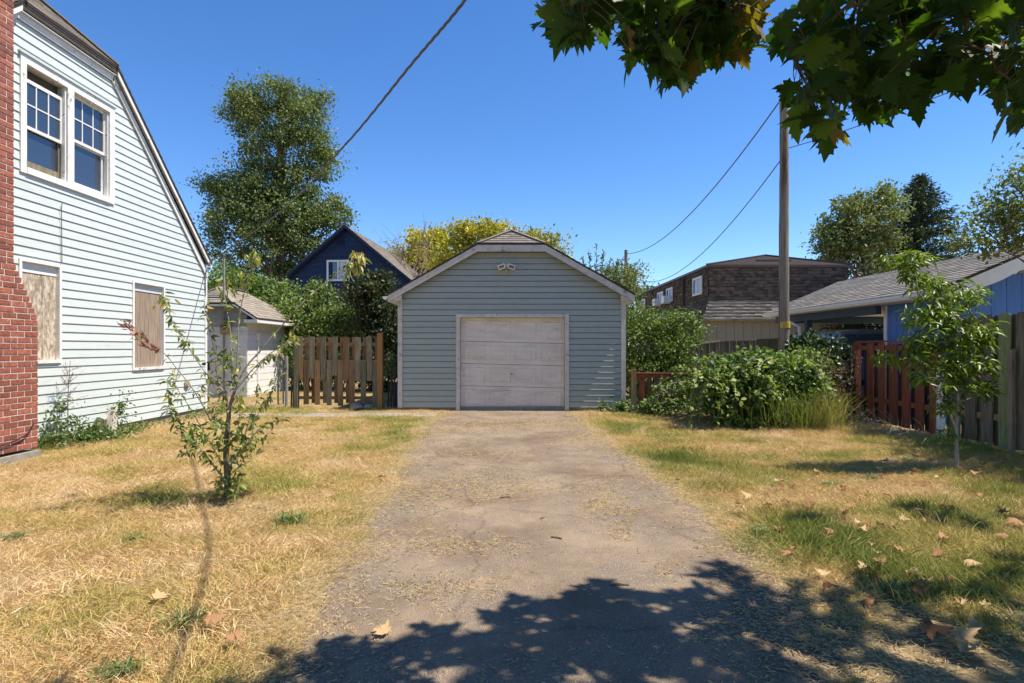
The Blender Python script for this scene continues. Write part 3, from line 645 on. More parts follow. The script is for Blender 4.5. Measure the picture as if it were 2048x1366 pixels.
MB().tube([(c[0], SY-.12, c[2]+.02), (c[0], SY-.2, c[2]+.02)], [.11, .10], 16).build('meter_ring', M['metal'], me_)
MB().tube([(c[0], SY-.2, c[2]+.02), (c[0], SY-.26, c[2]+.02)], [.09, .06], 16).build('meter_glass', M['lampglass'], me_)
tag(MB().tube([(c[0]-.05, SY-.07, .02), (c[0]-.05, SY-.07, c[2]-.2)], .03, 8).tube([(c[0]-.05, SY-.07, c[2]+.2), (c[0]-.05, SY-.07, 4.05), (c[0]-.02, SY-.12, 4.15), (c[0]+.05, SY-.2, 4.12)], .03, 8).build('service_mast', M['metal']), 'grey steel conduit mast rising past the meter above the shed roof', 'pipe')
tag(MB().tube([(SX+.05, 17.75, .25), (SX+.05, 17.75, 1.75)], .018, 6).box(SX+.02, SX+.1, 17.68, 17.82, 1.66, 1.88).build('conduit_box', M['lampwhite']), 'small white outlet box with conduit on the sunlit side of the shed', 'outlet box')
tag(MB().box(-8.9, -8.84, SY-.05, SY+.008, .78, 1.02).build('wall_latch', M['black']), 'small black latch on the shaded front of the shed', 'latch')

# ================================================================ navy house far left
NZ = 28.0
nk = NZ/F
nv = thing('navy_house', 'dark navy gabled house behind the hedge below the tall tree', 'house', ((688-1024)*nk, NZ, 0))
nxl, nxr, nxp = (556-1024)*nk, (832-1024)*nk, (683-1024)*nk; nzp = H+243*nk; nze = H+(HY-566)*nk
nsl = (nzp-nze)/((nxr-nxl)/2); nxp = (nxl+nxr)/2-.05
def nreg(z):
    hw = (nxr-nxl)/2-.25
    w = min(hw, (nzp-.18-z)/nsl); return (-max(w, .0), max(w, 0))
siding(nv, ((nxl+nxr)/2, NZ, 0), (1, 0, 0), (0, -1, 0), 1.0, nzp-.25, .24, nreg, [(-.75, .35, H+(HY-561)*nk, H+(HY-522)*nk)], M['navy'], t=.028, maxlen=99)
MB().box(nxl+.3, nxr-.3, NZ+.1, NZ+9, 0, nze-.1).build('wall_core', M['navy'], nv)
xm = (nxl+nxr)/2; MB().prism([(nxl+.3, NZ+.1, nze-.1), (nxr-.3, NZ+.1, nze-.1), (xm, NZ+.1, nzp-.3)], (0, 8.8, 0)).build('gable_core', M['navy'], nv)
sh_ = SH(); hwn = (nxr-nxl)/2; cs = math.sqrt(1+nsl*nsl)
for sg in (-1, 1):
    MB().prism([(xm, NZ-.35, nzp), (xm+sg*hwn, NZ-.35, nze), (xm+sg*hwn, NZ-.35, nze-.12), (xm, NZ-.35, nzp-.14)], (0, 10, 0)).build('roof_slope', M['navy'], nv)
    sh_.add(shingles((xm+sg*hwn, NZ-.37, nze+.005), (0, 1, 0), (-sg/cs, 0, nsl/cs), (sg*nsl/cs, 0, 1/cs), hwn*cs, lambda q: (0, 10), .16, .35))
sh_.build('shingle', M['shingle'], nv)
a, b = PX(655, 522, NZ), PX(697, 560, NZ)
wn_ = MB().box(a[0], b[0], NZ+.05, NZ+.06, b[2], a[2]).build('window', M['glass'], nv)
for q_ in ((a[0]-.05, a[0]+.04, b[2]-.05, a[2]+.05), (b[0]-.04, b[0]+.05, b[2]-.05, a[2]+.05), ((a[0]+b[0])/2-.03, (a[0]+b[0])/2+.03, b[2]+.04, a[2]-.04)):
    MB().box(q_[0], q_[1], NZ-.04, NZ+.05, q_[2], q_[3]).build('frame_bar', M['whiteclean'], wn_)
for q_ in ((a[0]+.04, b[0]-.04, b[2]-.05, b[2]+.04), (a[0]+.04, b[0]-.04, a[2]-.04, a[2]+.05)):
    MB().box(q_[0], q_[1], NZ-.038, NZ+.05, q_[2], q_[3]).build('frame_bar', M['whiteclean'], wn_)
MB().box((a[0]+b[0])/2+.04, b[0]-.05, NZ+.02, NZ+.045, b[2]+.05, a[2]-.05).build('curtain', M['soffit'], wn_)
vc = PX(681, 478, NZ); lv = MB().box(vc[0]-.19, vc[0]+.19, NZ-.05, NZ-.03, vc[2]-.33, vc[2]+.33).build('louvre_vent', M['navy'], nv)
for k in range(6): MB().prism([(vc[0]-.17, NZ-.05, vc[2]-.3+k*.1), (vc[0]-.17, NZ-.10, vc[2]-.3+k*.1), (vc[0]-.17, NZ-.05, vc[2]-.22+k*.1)], (.34, 0, 0)).build('louvre_slat', M['navy'], lv)

nv.rotation_euler.z = math.radians(-4)
# ================================================================ apartment building with shake mansard
AZ = 28.0; ak = AZ/F
ax0 = (1417-1024)*ak; ax1 = (1697-1024)*ak; az1 = H+165*ak; azm = H+95*ak; azb = H+54*ak; ay1 = 42.5
ap = thing('apartment_building', 'long two storey building clad in dark brown shakes with beige ground floor', 'building', (ax0, AZ, 0))
MB().box(ax0+.05, ax1-.05, AZ+.05, ay1, azb-.02, az1).build('upper_wall', M['brownmetal'], ap)
MB().box(ax0-.08, ax1+.1, AZ-.1, ay1, -.05, azb-.03).build('lower_wall', M['beige'], ap)
k = 0; x = ax0-.06
while x < ax1: MB().box(x, x+.02, AZ-.118, AZ-.1, 0, azb-.03).build('batten', M['beige'], ap); x += .42
for i in range(10): MB().box(ax0-.098, ax0-.08, AZ+.1+i*.4, AZ+.12+i*.4, 0, azb-.03).build('batten', M['beige'], ap)
fx = .42
s = SH()
s.add(shingles((ax0, AZ, azm), (1, 0, 0), (0, 0, 1), (0, -1, 0), az1-azm-.12, lambda q: (0, ax1-ax0), .155, .21, .035, .35))
s.add(shingles((ax0, AZ, azm), (0, 1, 0), (0, 0, 1), (-1, 0, 0), az1-azm-.12, lambda q: (0, ay1-AZ), .155, .28, .035, .35))
s.build('wall_shake', M['shingledark'], ap)
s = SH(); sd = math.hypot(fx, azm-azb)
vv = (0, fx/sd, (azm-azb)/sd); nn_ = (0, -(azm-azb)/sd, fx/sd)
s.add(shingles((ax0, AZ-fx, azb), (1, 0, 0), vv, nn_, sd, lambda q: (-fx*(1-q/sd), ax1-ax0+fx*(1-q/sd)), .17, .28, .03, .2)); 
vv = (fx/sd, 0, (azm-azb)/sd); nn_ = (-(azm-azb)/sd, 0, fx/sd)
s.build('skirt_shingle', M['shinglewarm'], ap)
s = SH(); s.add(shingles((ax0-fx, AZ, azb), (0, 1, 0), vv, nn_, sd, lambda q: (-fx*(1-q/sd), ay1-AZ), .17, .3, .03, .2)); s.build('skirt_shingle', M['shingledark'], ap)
MB().prism([(ax0-fx, AZ-fx, azb-.01), (ax1+fx, AZ-fx, azb-.01), (ax1+fx, ay1, azb-.01), (ax0-fx, ay1, azb-.01)], (0, 0, -.03)).build('skirt_soffit', M['beige'], ap)
MB().box(ax0-.12, ax1+.12, AZ-.12, ay1, az1-.12, az1).build('roof_edge', M['brownmetal'], ap)
pk = ((1555-1024)*ak, H+193*ak)
MB().prism([(ax0-.12, AZ-.1, az1), (ax1+.12, AZ-.1, az1), (pk[0], AZ-.1+1.5, pk[1])], (0, .02, 0)).add([(ax0-.12, AZ-.1, az1), (ax1+.12, AZ-.1, az1), (pk[0], AZ+1.4, pk[1]), (ax0-.1, ay1, az1), (ax1+.12, ay1, az1), (pk[0], ay1, pk[1])], [(0, 3, 5, 2), (1, 2, 5, 4), (3, 4, 5)]).build('roof', M['brownroof'], ap)
for p_, q_ in (((ax0-.12, AZ-.1, az1+.03), (pk[0], AZ+1.4, pk[1]+.03)), ((pk[0], AZ+1.4, pk[1]+.03), (ax1+.12, AZ-.1, az1+.03))): MB().bar(p_, q_, .1, .06).build('roof_trim', M['brownmetal'], ap)
MB().box((1522-1024)*ak, (1590-1024)*ak, AZ+.4, AZ+.7, az1, az1+.32).build('roof_hatch', M['brownmetal'], ap)
def apwin(x0, x1, y0, y1, ac=False):
    Y1, Y0 = ax0*F/(x0-1024), ax0*F/(x1-1024); kk = (Y0+Y1)/2/F; zt = H+(HY-y0)*kk; zb = H+(HY-y1)*kk
    w = MB().box(ax0-.05, ax0-.04, Y0, Y1, zb, zt).build('window', M['glass'], ap)
    for q_ in ((Y0-.06, Y0+.04, zb-.06, zt+.06), (Y1-.04, Y1+.06, zb-.06, zt+.06), ((Y0+Y1)/2-.03, (Y0+Y1)/2+.03, zb, zt)): MB().box(ax0-.1, ax0-.05, *q_).build('frame_bar', M['whiteclean'], w)
    for q_ in ((Y0+.04, Y1-.04, zb-.06, zb+.04), (Y0+.04, Y1-.04, zt-.04, zt+.06)): MB().box(ax0-.098, ax0-.05, *q_).build('frame_bar', M['whiteclean'], w)
    MB().box(ax0-.07, ax0-.052, Y0+.05, (Y0+Y1)/2-.04, zb+.05, zt-.05).build('curtain', M['soffit'], w)
    if ac: MB().box(ax0-.5, ax0-.1, (Y0+Y1)/2-.35, (Y0+Y1)/2+.3, zb-.15, zb+.28).build('air_conditioner', M['lampwhite'], w)
apwin(1389, 1406, 557, 588); apwin(1336, 1347, 578, 602, True); apwin(1317.5, 1328, 586, 607, True); apwin(1286, 1292, 600, 619)
for xx in (1370, 1307):
    Y = ax0*F/(xx-1024); MB().tube([(ax0-.1, Y, az1-.15), (ax0-.1, Y, azm), (ax0-fx-.08, Y, azb), (ax0-.15, Y, azb-.3), (ax0-.15, Y, 0)], .06, 6).build('downspout', M['brownmetal'], ap)

# ================================================================ blue house with carport (right)
bh = thing('blue_house', 'blue panelled house with grey shingle roof and open carport behind the right fence', 'house', (9, 12, 0))
BE, BR, BZ0, BZ1 = 7.90, 10.2, 2.52, 3.50; BY0, BY1 = 10.9, 18.25
bsl = (BZ1-BZ0)/(BR-BE); cs = math.sqrt(1+bsl*bsl)
for sg, xe in ((-1, BE), (1, 2*BR-BE)):
    MB().prism([(BR, BY0, BZ1), (xe, BY0, BZ0), (xe, BY0, BZ0-.05), (BR, BY0, BZ1-.05)], (0, BY1-BY0, 0)).build('roof_slope', M['roofedge'], bh)
    s = SH(); s.add(shingles((xe, BY0-.02, BZ0+.004), (0, 1, 0), (-sg/cs, 0, bsl/cs), (sg*bsl/cs, 0, 1/cs), (BR-BE)*cs, lambda q: (0, BY1-BY0+.03), .145, .34, .014, .12)); s.build('shingle', M['shinglegrey'], bh)
# gutter with rolled lip
gp = [(BE-.11, BY0, BZ0-.02), (BE-.11, BY0, BZ0-.07), (BE-.07, BY0, BZ0-.125), (BE, BY0, BZ0-.125), (BE, BY0, BZ0-.02)]
MB().prism(gp, (0, BY1-BY0, 0)).build('gutter', M['whiteclean'], bh)
MB().prism([(BE, BY0+.02, BZ0-.13), (BE+.5, BY0+.02, BZ0-.13), (BE+.5, BY0+.02, BZ0-.11), (BE, BY0+.02, BZ0-.11)], (0, BY1-BY0-.04, 0)).build('soffit', M['soffit'], bh)
MB().box(BE+.5, 12.3, 13.3, 18.1, BZ0-.12, BZ0-.10).build('carport_ceiling', M['soffit'], bh)
MB().box(8.15, 8.27, 13.1, 18.1, BZ0-.32, BZ0-.12).build('carport_beam', M['bluedark'], bh)
MB().box(8.27, 12.2, 18.0, 18.12, BZ0-.32, BZ0-.12).build('carport_beam', M['bluedark'], bh)
MB().box(8.15, 8.29, 16.15, 16.30, 0, BZ0-.32).build('carport_post', M['bluedark'], bh)
MB().box(12.1, 12.24, 17.9, 18.05, 0, BZ0-.32).build('carport_post', M['bluedark'], bh)
MB().tube([(BE-.05, 17.0, BZ0-.12), (BE-.05, 17.0, BZ0-.2), (BE+.16, 16.8, BZ0-.38), (8.08, 16.45, BZ0-.48), (8.08, 16.4, .05)], .045, 8).build('downspout', M['whiteclean'], bh)
# enclosed block: side wall and gable wall as grooved panels
wy = 11.35; xs_ = 8.38
MB().box(xs_+.02, 12.1, wy+.02, 13.1, 0, BZ0-.14).build('wall_core', M['blue'], bh)
y = wy
while y < 13.0: MB().box(xs_, xs_+.02, y+.004, min(y+.196, 13.06), 0.05, BZ0-.14).build('wall_panel', M['blue'], bh); y += .2
MB().box(xs_-.02, xs_+.05, 13.06, 13.16, 0, BZ0-.14).build('corner_board', M['whiteclean'], bh)
x = xs_+.0
zsm = H+(HY-640)/F*wy
while x < 12.1:
    zt = min(BZ0-.05+(x-BE)*bsl, BZ0-.05+(2*BR-BE-x-.3)*bsl)
    MB().box(x+.005, x+.295, wy-.004, wy+.02, .05, zsm-.01).build('wall_panel', M['blue'], bh)
    MB().prism([(x+.005, wy-.02, zsm+.006), (x+.295, wy-.02, zsm+.006), (x+.295, wy-.02, BZ0-.12+(min(x+.295, 2*BR-x-.295)-BE)*bsl), (x+.005, wy-.02, BZ0-.12+(min(x+.005, 2*BR-x-.005)-BE)*bsl)], (0, .036, 0)).build('wall_panel', M['blue'], bh)
    x += .3
MB().prism([(xs_, wy+.03, BZ0-.14), (12.1, wy+.03, BZ0-.14), (BR, wy+.03, BZ1-.08)], (0, 1.8, 0)).build('gable_core', M['blue'], bh)
for sg in (-1, 1):                      # scalloped bargeboards
    top = []; bot = []
    for k in range(41):
        t = k/40; xx = BR+sg*(BR-BE)*(1-t); zt = BZ0-.05+(BZ1-BZ0)*t
        sc = .15+.10*min(1, t*3)+.035*abs(math.sin(t*math.pi*3.0))+(.03 if (t*3 % 1) > .9 else 0)
        top.append((xx, BY0+.0, zt)); bot.append((xx, BY0+.0, zt-sc))
    m = MB(); V = top+bot; V2 = [(a, b+.025, c) for a, b, c in V]; n_ = 41
    m.add(V+V2, [(i, i+1, n_+i+1, n_+i) for i in range(40)]+[(2*n_+i+1, 2*n_+i, 3*n_+i, 3*n_+i+1) for i in range(40)]+[(n_+i, n_+i+1, 3*n_+i+1, 3*n_+i) for i in range(40)])
    m.build('bargeboard', M['whiteclean'], bh)
lc = PX(2043, 532, wy-.1); MB().tube([(lc[0], wy-.02, lc[2]), (lc[0], wy-.1, lc[2]), (lc[0], wy-.17, lc[2])], [.13, .14, .06], 16).build('wall_lamp', M['lampglass'], bh)

# ================================================================ parked suv in the carport
sv = thing('parked_car', 'silver blue estate car with roof rails parked under the carport', 'car', (9.8, 15.0, 0))
def loft(secs, name, mat, par, smooth=False):      # secs: list of closed rings (same count)
    m = MB(); n = len(secs[0]); V = [p for s_ in secs for p in s_]
    Fs = [(i*n+k, i*n+(k+1) % n, (i+1)*n+(k+1) % n, (i+1)*n+k) for i in range(len(secs)-1) for k in range(n)]
    Fs += [tuple(range(n))[::-1], tuple(range((len(secs)-1)*n, len(secs)*n))]; m.add(V, Fs); return m.build(name, mat, par, smooth=smooth)
yc_ = 15.2
def ring(x, hw, z0, z1, b=.08): return [(x, yc_-hw, z0+b), (x, yc_-hw, z1-b), (x, yc_-hw+b, z1), (x, yc_+hw-b, z1), (x, yc_+hw, z1-b), (x, yc_+hw, z0+b), (x, yc_+hw-b, z0), (x, yc_-hw+b, z0)]
loft([ring(7.72, .78, .42, .95), ring(7.80, .88, .34, 1.12), ring(8.4, .92, .32, 1.18), ring(10.6, .93, .32, 1.17), ring(11.6, .90, .34, 1.08), ring(12.15, .80, .40, .85)], 'car_body', M['carpaint'], sv)
loft([ring(7.86, .80, 1.12, 1.2, .03), ring(8.16, .70, 1.12, 1.74, .06), ring(8.6, .68, 1.12, 1.80, .06), ring(9.8, .68, 1.12, 1.79, .06), ring(10.7, .74, 1.12, 1.2, .03)], 'cabin', M['carpaint'], sv)
for (xa, xb, xc, xd) in ((8.02, 8.5, 8.5, 8.24), (8.58, 9.25, 9.25, 8.58), (9.33, 10.25, 9.85, 9.33)):
    for sg in (-1, 1): MB().prism([(xa, yc_+sg*.835, 1.22), (xb, yc_+sg*.835, 1.22), (xc, yc_+sg*.745, 1.68), (xd, yc_+sg*.745, 1.68)], (0, sg*.02, 0)).build('side_window', M['carglass'], sv)
MB().prism([(7.87, yc_-.66, 1.22), (7.87, yc_+.66, 1.22), (8.12, yc_+.60, 1.68), (8.12, yc_-.60, 1.68)], (-.02, 0, .01)).build('rear_window', M['carglass'], sv)
MB().box(7.66, 7.84, yc_-.8, yc_+.8, .36, .56).build('bumper', M['lampwhite'], sv)
for sg in (-1, 1):
    MB().tube([(8.3, yc_+sg*.6, 1.80), (8.4, yc_+sg*.6, 1.86), (9.6, yc_+sg*.6, 1.86), (9.75, yc_+sg*.6, 1.79)], .018, 6).build('roof_rail', M['black'], sv)
    MB().box(7.70, 7.76, yc_+sg*.72-.07, yc_+sg*.72+.07, .78, 1.05).build('tail_light', M['woodred'], sv)
    for xx in (8.6, 11.3):
        w = MB().tube([(xx, yc_+sg*.72, .33), (xx, yc_+sg*.94, .33)], .33, 24).build('wheel', M['black'], sv); MB().tube([(xx, yc_+sg*.935, .33), (xx, yc_+sg*.95, .33)], .2, 16).build('rim', M['metal'], w)

for o_ in sv.children_recursive:
    if o_.type == 'MESH' and o_.name.split('.')[0] not in ('wheel', 'rim'): o_.scale.z = 1.06
# ================================================================ utility poles and wires
pz = 14.6
px_, _, _ = PX(1568, 700, pz)
up = thing('utility_pole', 'tall weathered wooden utility pole with a small yellow tag behind the brambles', 'utility pole', (px_, pz, 0))
pts = [(px_+.02*math.sin(z*1.3)*.3, pz, z) for z in np.linspace(-.1, 8.03, 24)]
MB().tube(pts, [.135-.035*i/23+.004*math.sin(i*2.1) for i in range(24)], 16).build('shaft', M['pole'], up, smooth=True)
sgz = H+(HY-650)/F*pz; sm = MB()
for k in range(8):
    t0 = math.radians(-150+k*15); t1 = math.radians(-150+(k+1)*15); R_ = .142
    sm.add([(px_+R_*math.cos(t0), pz+R_*math.sin(t0), sgz-.075), (px_+R_*math.cos(t1), pz+R_*math.sin(t1), sgz-.075), (px_+R_*math.cos(t1), pz+R_*math.sin(t1), sgz+.075), (px_+R_*math.cos(t0), pz+R_*math.sin(t0), sgz+.075),
            (px_+.134*math.cos(t0), pz+.134*math.sin(t0), sgz-.075), (px_+.134*math.cos(t1), pz+.134*math.sin(t1), sgz-.075), (px_+.134*math.cos(t1), pz+.134*math.sin(t1), sgz+.075), (px_+.134*math.cos(t0), pz+.134*math.sin(t0), sgz+.075)],
           [(0, 1, 2, 3), (3, 2, 6, 7), (0, 4, 5, 1)])
sg_ = sm.build('pole_tag', M['yellow'], up)
tm = MB()
for (row_, z_) in ((0, .018), (1, -.04)):
    for j in range(6):
        t = math.radians(-132+j*14); w = math.radians(3.2)
        for (d0, d1, e0, e1) in ((-w, -w*.4, -.018, .018), (-w, w, .010, .018), (w*.4, w, -.018, .006 if (j+row_) % 2 else .018))[: 2+(j*7+row_) % 2]:
            R_ = .1435; P = [(px_+R_*math.cos(t+d), pz+R_*math.sin(t+d), sgz+z_+e) for d, e in ((d0, e0), (d1, e0), (d1, e1), (d0, e1))]; tm.add(P, [(0, 1, 2, 3)])
tm.build('tag_marks', M['black'], sg_)
MB().tube([(px_, pz-.1, 7.62), (px_-.02, pz-.22, 7.60), (px_-.06, pz-.25, 7.52)], .02, 6).build('cable_clamp', M['metal'], up)
p2 = PX(1252, 500, 35); p2h = thing('utility_pole', 'distant thin utility pole rising beyond the garage roof', 'utility pole', (p2[0], 35, 0))
MB().tube([(p2[0], 35, 0), (p2[0], 35, p2[2])], [.13, .10], 10).build('shaft', M['pole'], p2h)
MB().tube([(p2[0], 35, p2[2]-.4), (p2[0]-.2, 34.9, p2[2]-.45)], .02, 5).build('insulator', M['metal'], p2h)
def wire(name, lab, A, B, sag, r=.012, n=30, mat='cable'):
    A = Vector(A); B = Vector(B); pts = []
    for i in range(n+1):
        t = i/n; p = A.lerp(B, t); p.z -= sag*4*t*(1-t); pts.append(p)
    return tag(MB().tube(pts, r, 5).build(name, M[mat]), lab, 'cable')
wire('overhead_wire', 'upper overhead wire sagging from the near pole to the distant pole', PX(1557, 206, pz), PX(1254, 507, 35), .95, .018)
wire('overhead_wire', 'lower thin overhead wire sagging from the near pole towards the bushes', PX(1560, 322, pz), PX(1275, 558, 35), 1.15, .014)
wire('overhead_wire', 'thin wire running from the near pole up right into the maple leaves', PX(1578, 296, pz), PX(2300, 10, 9.0), .15, .011)
wire('overhead_wire', 'thin wire from the distant pole down left behind the olive shrub', (p2[0]-.15, 35, p2[2]-.4), PX(1205, 560, 33), .5, .018)
# thick twisted service drop overhead
A = Vector((HX+.08, 12.98, 3.33)); B = Vector((2.6, .3, 11.0)); 
def cab(t):
    p = A.lerp(B, t); p.z -= .9*4*t*(1-t)*.55; return p
mid = PX(930, 0, 8.3); q1 = PX(690, 290, 10.4)
ctrl = [A, Vector(PX(560, 424, 10.4)), Vector(PX(690, 290, 7.2)), Vector(PX(820, 132, 5.4)), Vector(PX(930, 0, 4.45)), Vector(PX(1060, -190, 3.6)), Vector(PX(1400, -800, 2.2))]
def cr(P, t):
    n = len(P)-1; f = t*n; i = min(int(f), n-1); f -= i; p0 = P[max(i-1, 0)]; p1 = P[i]; p2_ = P[i+1]; p3 = P[min(i+2, n)]
    return .5*((2*p1)+(-p0+p2_)*f+(2*p0-5*p1+4*p2_-p3)*f*f+(-p0+3*p1-3*p2_+p3)*f**3)
base = [cr(ctrl, i/260) for i in range(261)]
m = MB()
for s_ in range(3):
    P = []
    for i, p in enumerate(base):
        d = (base[min(i+1, 260)]-base[max(i-1, 0)]).normalized(); u_ = d.cross(Vector((0, 0, 1))).normalized(); w_ = d.cross(u_)
        t = i*.42+s_*2.094; P.append(p+(u_*math.cos(t)+w_*math.sin(t))*.0068)
    m.tube(P, .0065, 5)
tag(m.build('service_cable', M['cable']), 'thick twisted service cable running from the house eave up over the driveway', 'cable')
tag(MB().tube([(HX+.05, 12.95, 3.30), (HX+.13, 12.93, 3.34), (HX+.14, 12.9, 3.25)], .02, 6).tube([(HX+.05, 12.9, 3.3), (HX+.04, 12.9, 2.9), (HX+.03, 12.93, 2.6)], .012, 5).build('cable_bracket', M['metal']), 'grey cable bracket and drip loop at the corner of the mint house eave', 'bracket')

# ================================================================ fences
def picket(w, th, h, shape='flat', tilt=0):
    m = MB()
    m.box(-w/2, w/2, -th/2, th/2, 0, h)
    return m
def plank(parent, name, x0, x1, y0, y1, z0, z1, mat, jit=.01, dog=0, label=None):
    j = lambda: rnd.uniform(-jit, jit)
    t = [j(), j()]; b = [j()*.6 for _ in range(2)]; m = MB()
    if (x1-x0) > (y1-y0):
        P = [(x0+b[0], z0), (x1+b[0], z0), (x1+t[0], z1-dog), (x1-dog+t[0], z1), (x0+dog+t[0], z1), (x0+t[0], z1-dog)] if dog else [(x0+b[0], z0+b[1]), (x1+b[0], z0-b[1]), (x1+t[0], z1+t[1]*.5), (x0+t[0], z1-t[1]*.5)]
        m.prism([(a, y0, c) for a, c in P], (0, y1-y0, 0))
    else:
        P = [(y0+b[0], z0), (y1+b[0], z0), (y1+t[0], z1-dog), (y1-dog+t[0], z1), (y0+dog+t[0], z1), (y0+t[0], z1-dog)] if dog else [(y0+b[0], z0+b[1]), (y1+b[0], z0-b[1]), (y1+t[0], z1+t[1]*.5), (y0+t[0], z1-t[1]*.5)]
        m.prism([(x0, a, c) for a, c in P], (x1-x0, 0, 0))
    return m.build(name, mat, parent, label=label)
# staggered screen left of the garage
fz = 13.8; fk = fz/F
f1 = thing('board_fence', 'brown staggered board fence panel standing left of the garage', 'fence', (PX(677, 0, fz)[0], fz, 0))
def zx(x): return (550+x/7.588-1024)*fk
def zy(y): return H+(HY-660-y/7.588)*fk
for (a, b, c, d) in ((362, 430, 95, 750), (525, 605, 102, 735), (700, 780, 100, 765), (875, 950, 98, 690), (1040, 1125, 104, 770), (1222, 1303, 108, 770), (1397, 1480, 100, 770)):
    plank(f1, 'upper_plank', zx(a), zx(b), fz-.045, fz-.025, zy(d), zy(c), M['woodbrown'] if a < 500 or a == 1040 else M['woodgrey'], .008)
for (a, b, c, d) in ((440, 520, 470, 1125), (612, 690, 480, 1132), (795, 868, 482, 1140), (960, 1040, 480, 1150), (1132, 1213, 478, 1130), (1310, 1390, 476, 1160), (1485, 1552, 480, 1130)):
    plank(f1, 'lower_plank', zx(a), zx(b), fz-.045, fz-.025, zy(d), zy(c), M['woodgrey'] if a in (795, 1310, 1485) else M['woodbrown'], .008)
for (a, b) in ((438, 530), (618, 702), (800, 878), (983, 1050), (1163, 1228), (1328, 1398), (1508, 1552)):
    plank(f1, 'upper_plank', zx(a), zx(b), fz+.03, fz+.05, zy(462), zy(110), M['woodbrown'], .006)
for (a, b) in ((550, 618), (722, 795), (893, 965), (1068, 1135)):
    plank(f1, 'lower_plank', zx(a), zx(b), fz+.03, fz+.05, zy(1110), zy(690), M['woodbrown'], .006)
for (c, d) in ((190, 245), (455, 490), (1005, 1050)):
    MB().box(zx(350), zx(1552), fz-.024, fz+.029, zy(d), zy(c)).build('rail', M['woodbrown'], f1)
MB().box(zx(298), zx(355), fz-.06, fz+.06, -.05, zy(92)).build('post', M['woodgrey'], f1)
MB().box(zx(1556), zx(1636), fz-.06, fz+.06, -.05, zy(45)).build('post', M['woodorange'], f1, label='newer orange end post')
# low fence right of the garage
f2 = thing('fence', 'low brown picket fence half buried in brambles right of the garage', 'fence', (2.7, 12.75, 0))
P0 = np.array([2.64, 12.72]); P1 = np.array([6.6, 12.25]); dd = (P1-P0)/np.linalg.norm(P1-P0)
MB().box(2.595, 2.70, 12.67, 12.77, -.05, .98).build('post', M['woodbrown'], f2)
for k in range(24):
    q = P0+dd*(.13+.165*k); plank(f2, 'picket', q[0], q[0]+.10 if k % 3 else q[0]+.13, q[1]-.03-(.0 if k % 2 else -.07), q[1]-.01-(.0 if k % 2 else -.07), .10+rnd.random()*.03, .86, M['woodbrown'] if k % 3 else M['woodred'], .006)
for (z0_, z1_) in ((.80, .875), (.22, .30)):
    MB().prism([(P0[0]+.05, P0[1]-.008, z0_), (P1[0], P1[1]-.008, z0_), (P1[0], P1[1]-.008, z1_), (P0[0]+.05, P0[1]-.008, z1_)], (0, .04, 0)).build('rail', M['woodred'], f2)
MB().prism([(P0[0]+.05, P0[1]-.05, .878), (P1[0], P1[1]-.05, .878), (P1[0], P1[1]-.05, .90), (P0[0]+.05, P0[1]-.05, .90)], (0, .12, 0)).build('cap_rail', M['woodred'], f2)
# side fence, three stretches along x = 6.85
FX = 6.85
def side_fence(name, label, y0, y1, zt, mats, w, pitch, post=None, dog=0, rails=(.35, 1.3), capz=None, railm='woodbrown', postm='woodbrown', back=True):
    t = thing(name, label, 'fence', (FX, y0, 0)); y = y0; k = 0
    while y+w <= y1+.01:
        m = mats[k % len(mats)]; h = zt+rnd.uniform(-.015, .015)
        plank(t, 'picket', FX-.045, FX-.023, y, y+w*rnd.uniform(.95, 1.02), .04+rnd.random()*.05, h, M[m], .008, dog)
        if back and y+pitch < y1: plank(t, 'picket', FX+.027, FX+.047, y+w+.045, y+w+.045+(pitch-w)*1.12, .05, h-.02, M['woodgapshade' if zt < 1.7 else 'woodgrey'], .006, dog)  # back boards; the near-black ones on low fences stand in for gap shade
        y += pitch; k += 1
    for z in rails: MB().box(FX-.022, FX+.026, y0, y1, z, z+.085).build('rail', M[railm], t)
    if capz: MB().box(FX-.07, FX+.07, y0-.02, y1+.02, capz, capz+.035).build('cap_rail', M[railm], t)
    for py_ in (post or []): MB().box(FX-.055, FX+.055, py_-.05, py_+.05, -.05, (capz or zt)+(.0 if capz else .05)).build('post', M[postm], t)
    return t
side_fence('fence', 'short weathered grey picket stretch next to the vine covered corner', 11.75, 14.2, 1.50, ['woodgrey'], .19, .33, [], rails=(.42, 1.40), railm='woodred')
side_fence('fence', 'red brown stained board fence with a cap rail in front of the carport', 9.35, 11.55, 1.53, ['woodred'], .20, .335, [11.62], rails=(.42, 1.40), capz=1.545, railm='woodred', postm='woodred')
side_fence('fence', 'tall mossy grey board fence with rounded tops at the right edge', 5.0, 9.3, 1.92, ['woodgrey', 'woodgrey', 'woodgreen', 'woodgrey'], .19, .30, [7.55, 5.6], dog=.03, rails=(.42, 1.36), railm='woodbrown', postm='woodgrey')
tag(MB().box(FX-.075, FX-.050, 9.18, 9.34, .0, 1.05).build('white_plank', M['white']), 'peeling white plank leaning where the red fence meets the grey fence', 'plank')
tag(MB().box(FX-.13, FX-.085, 7.86, 7.92, .0, 1.42).build('pale_batten', M['ply']), 'pale thin upright batten leaning on the tall grey fence', 'batten')
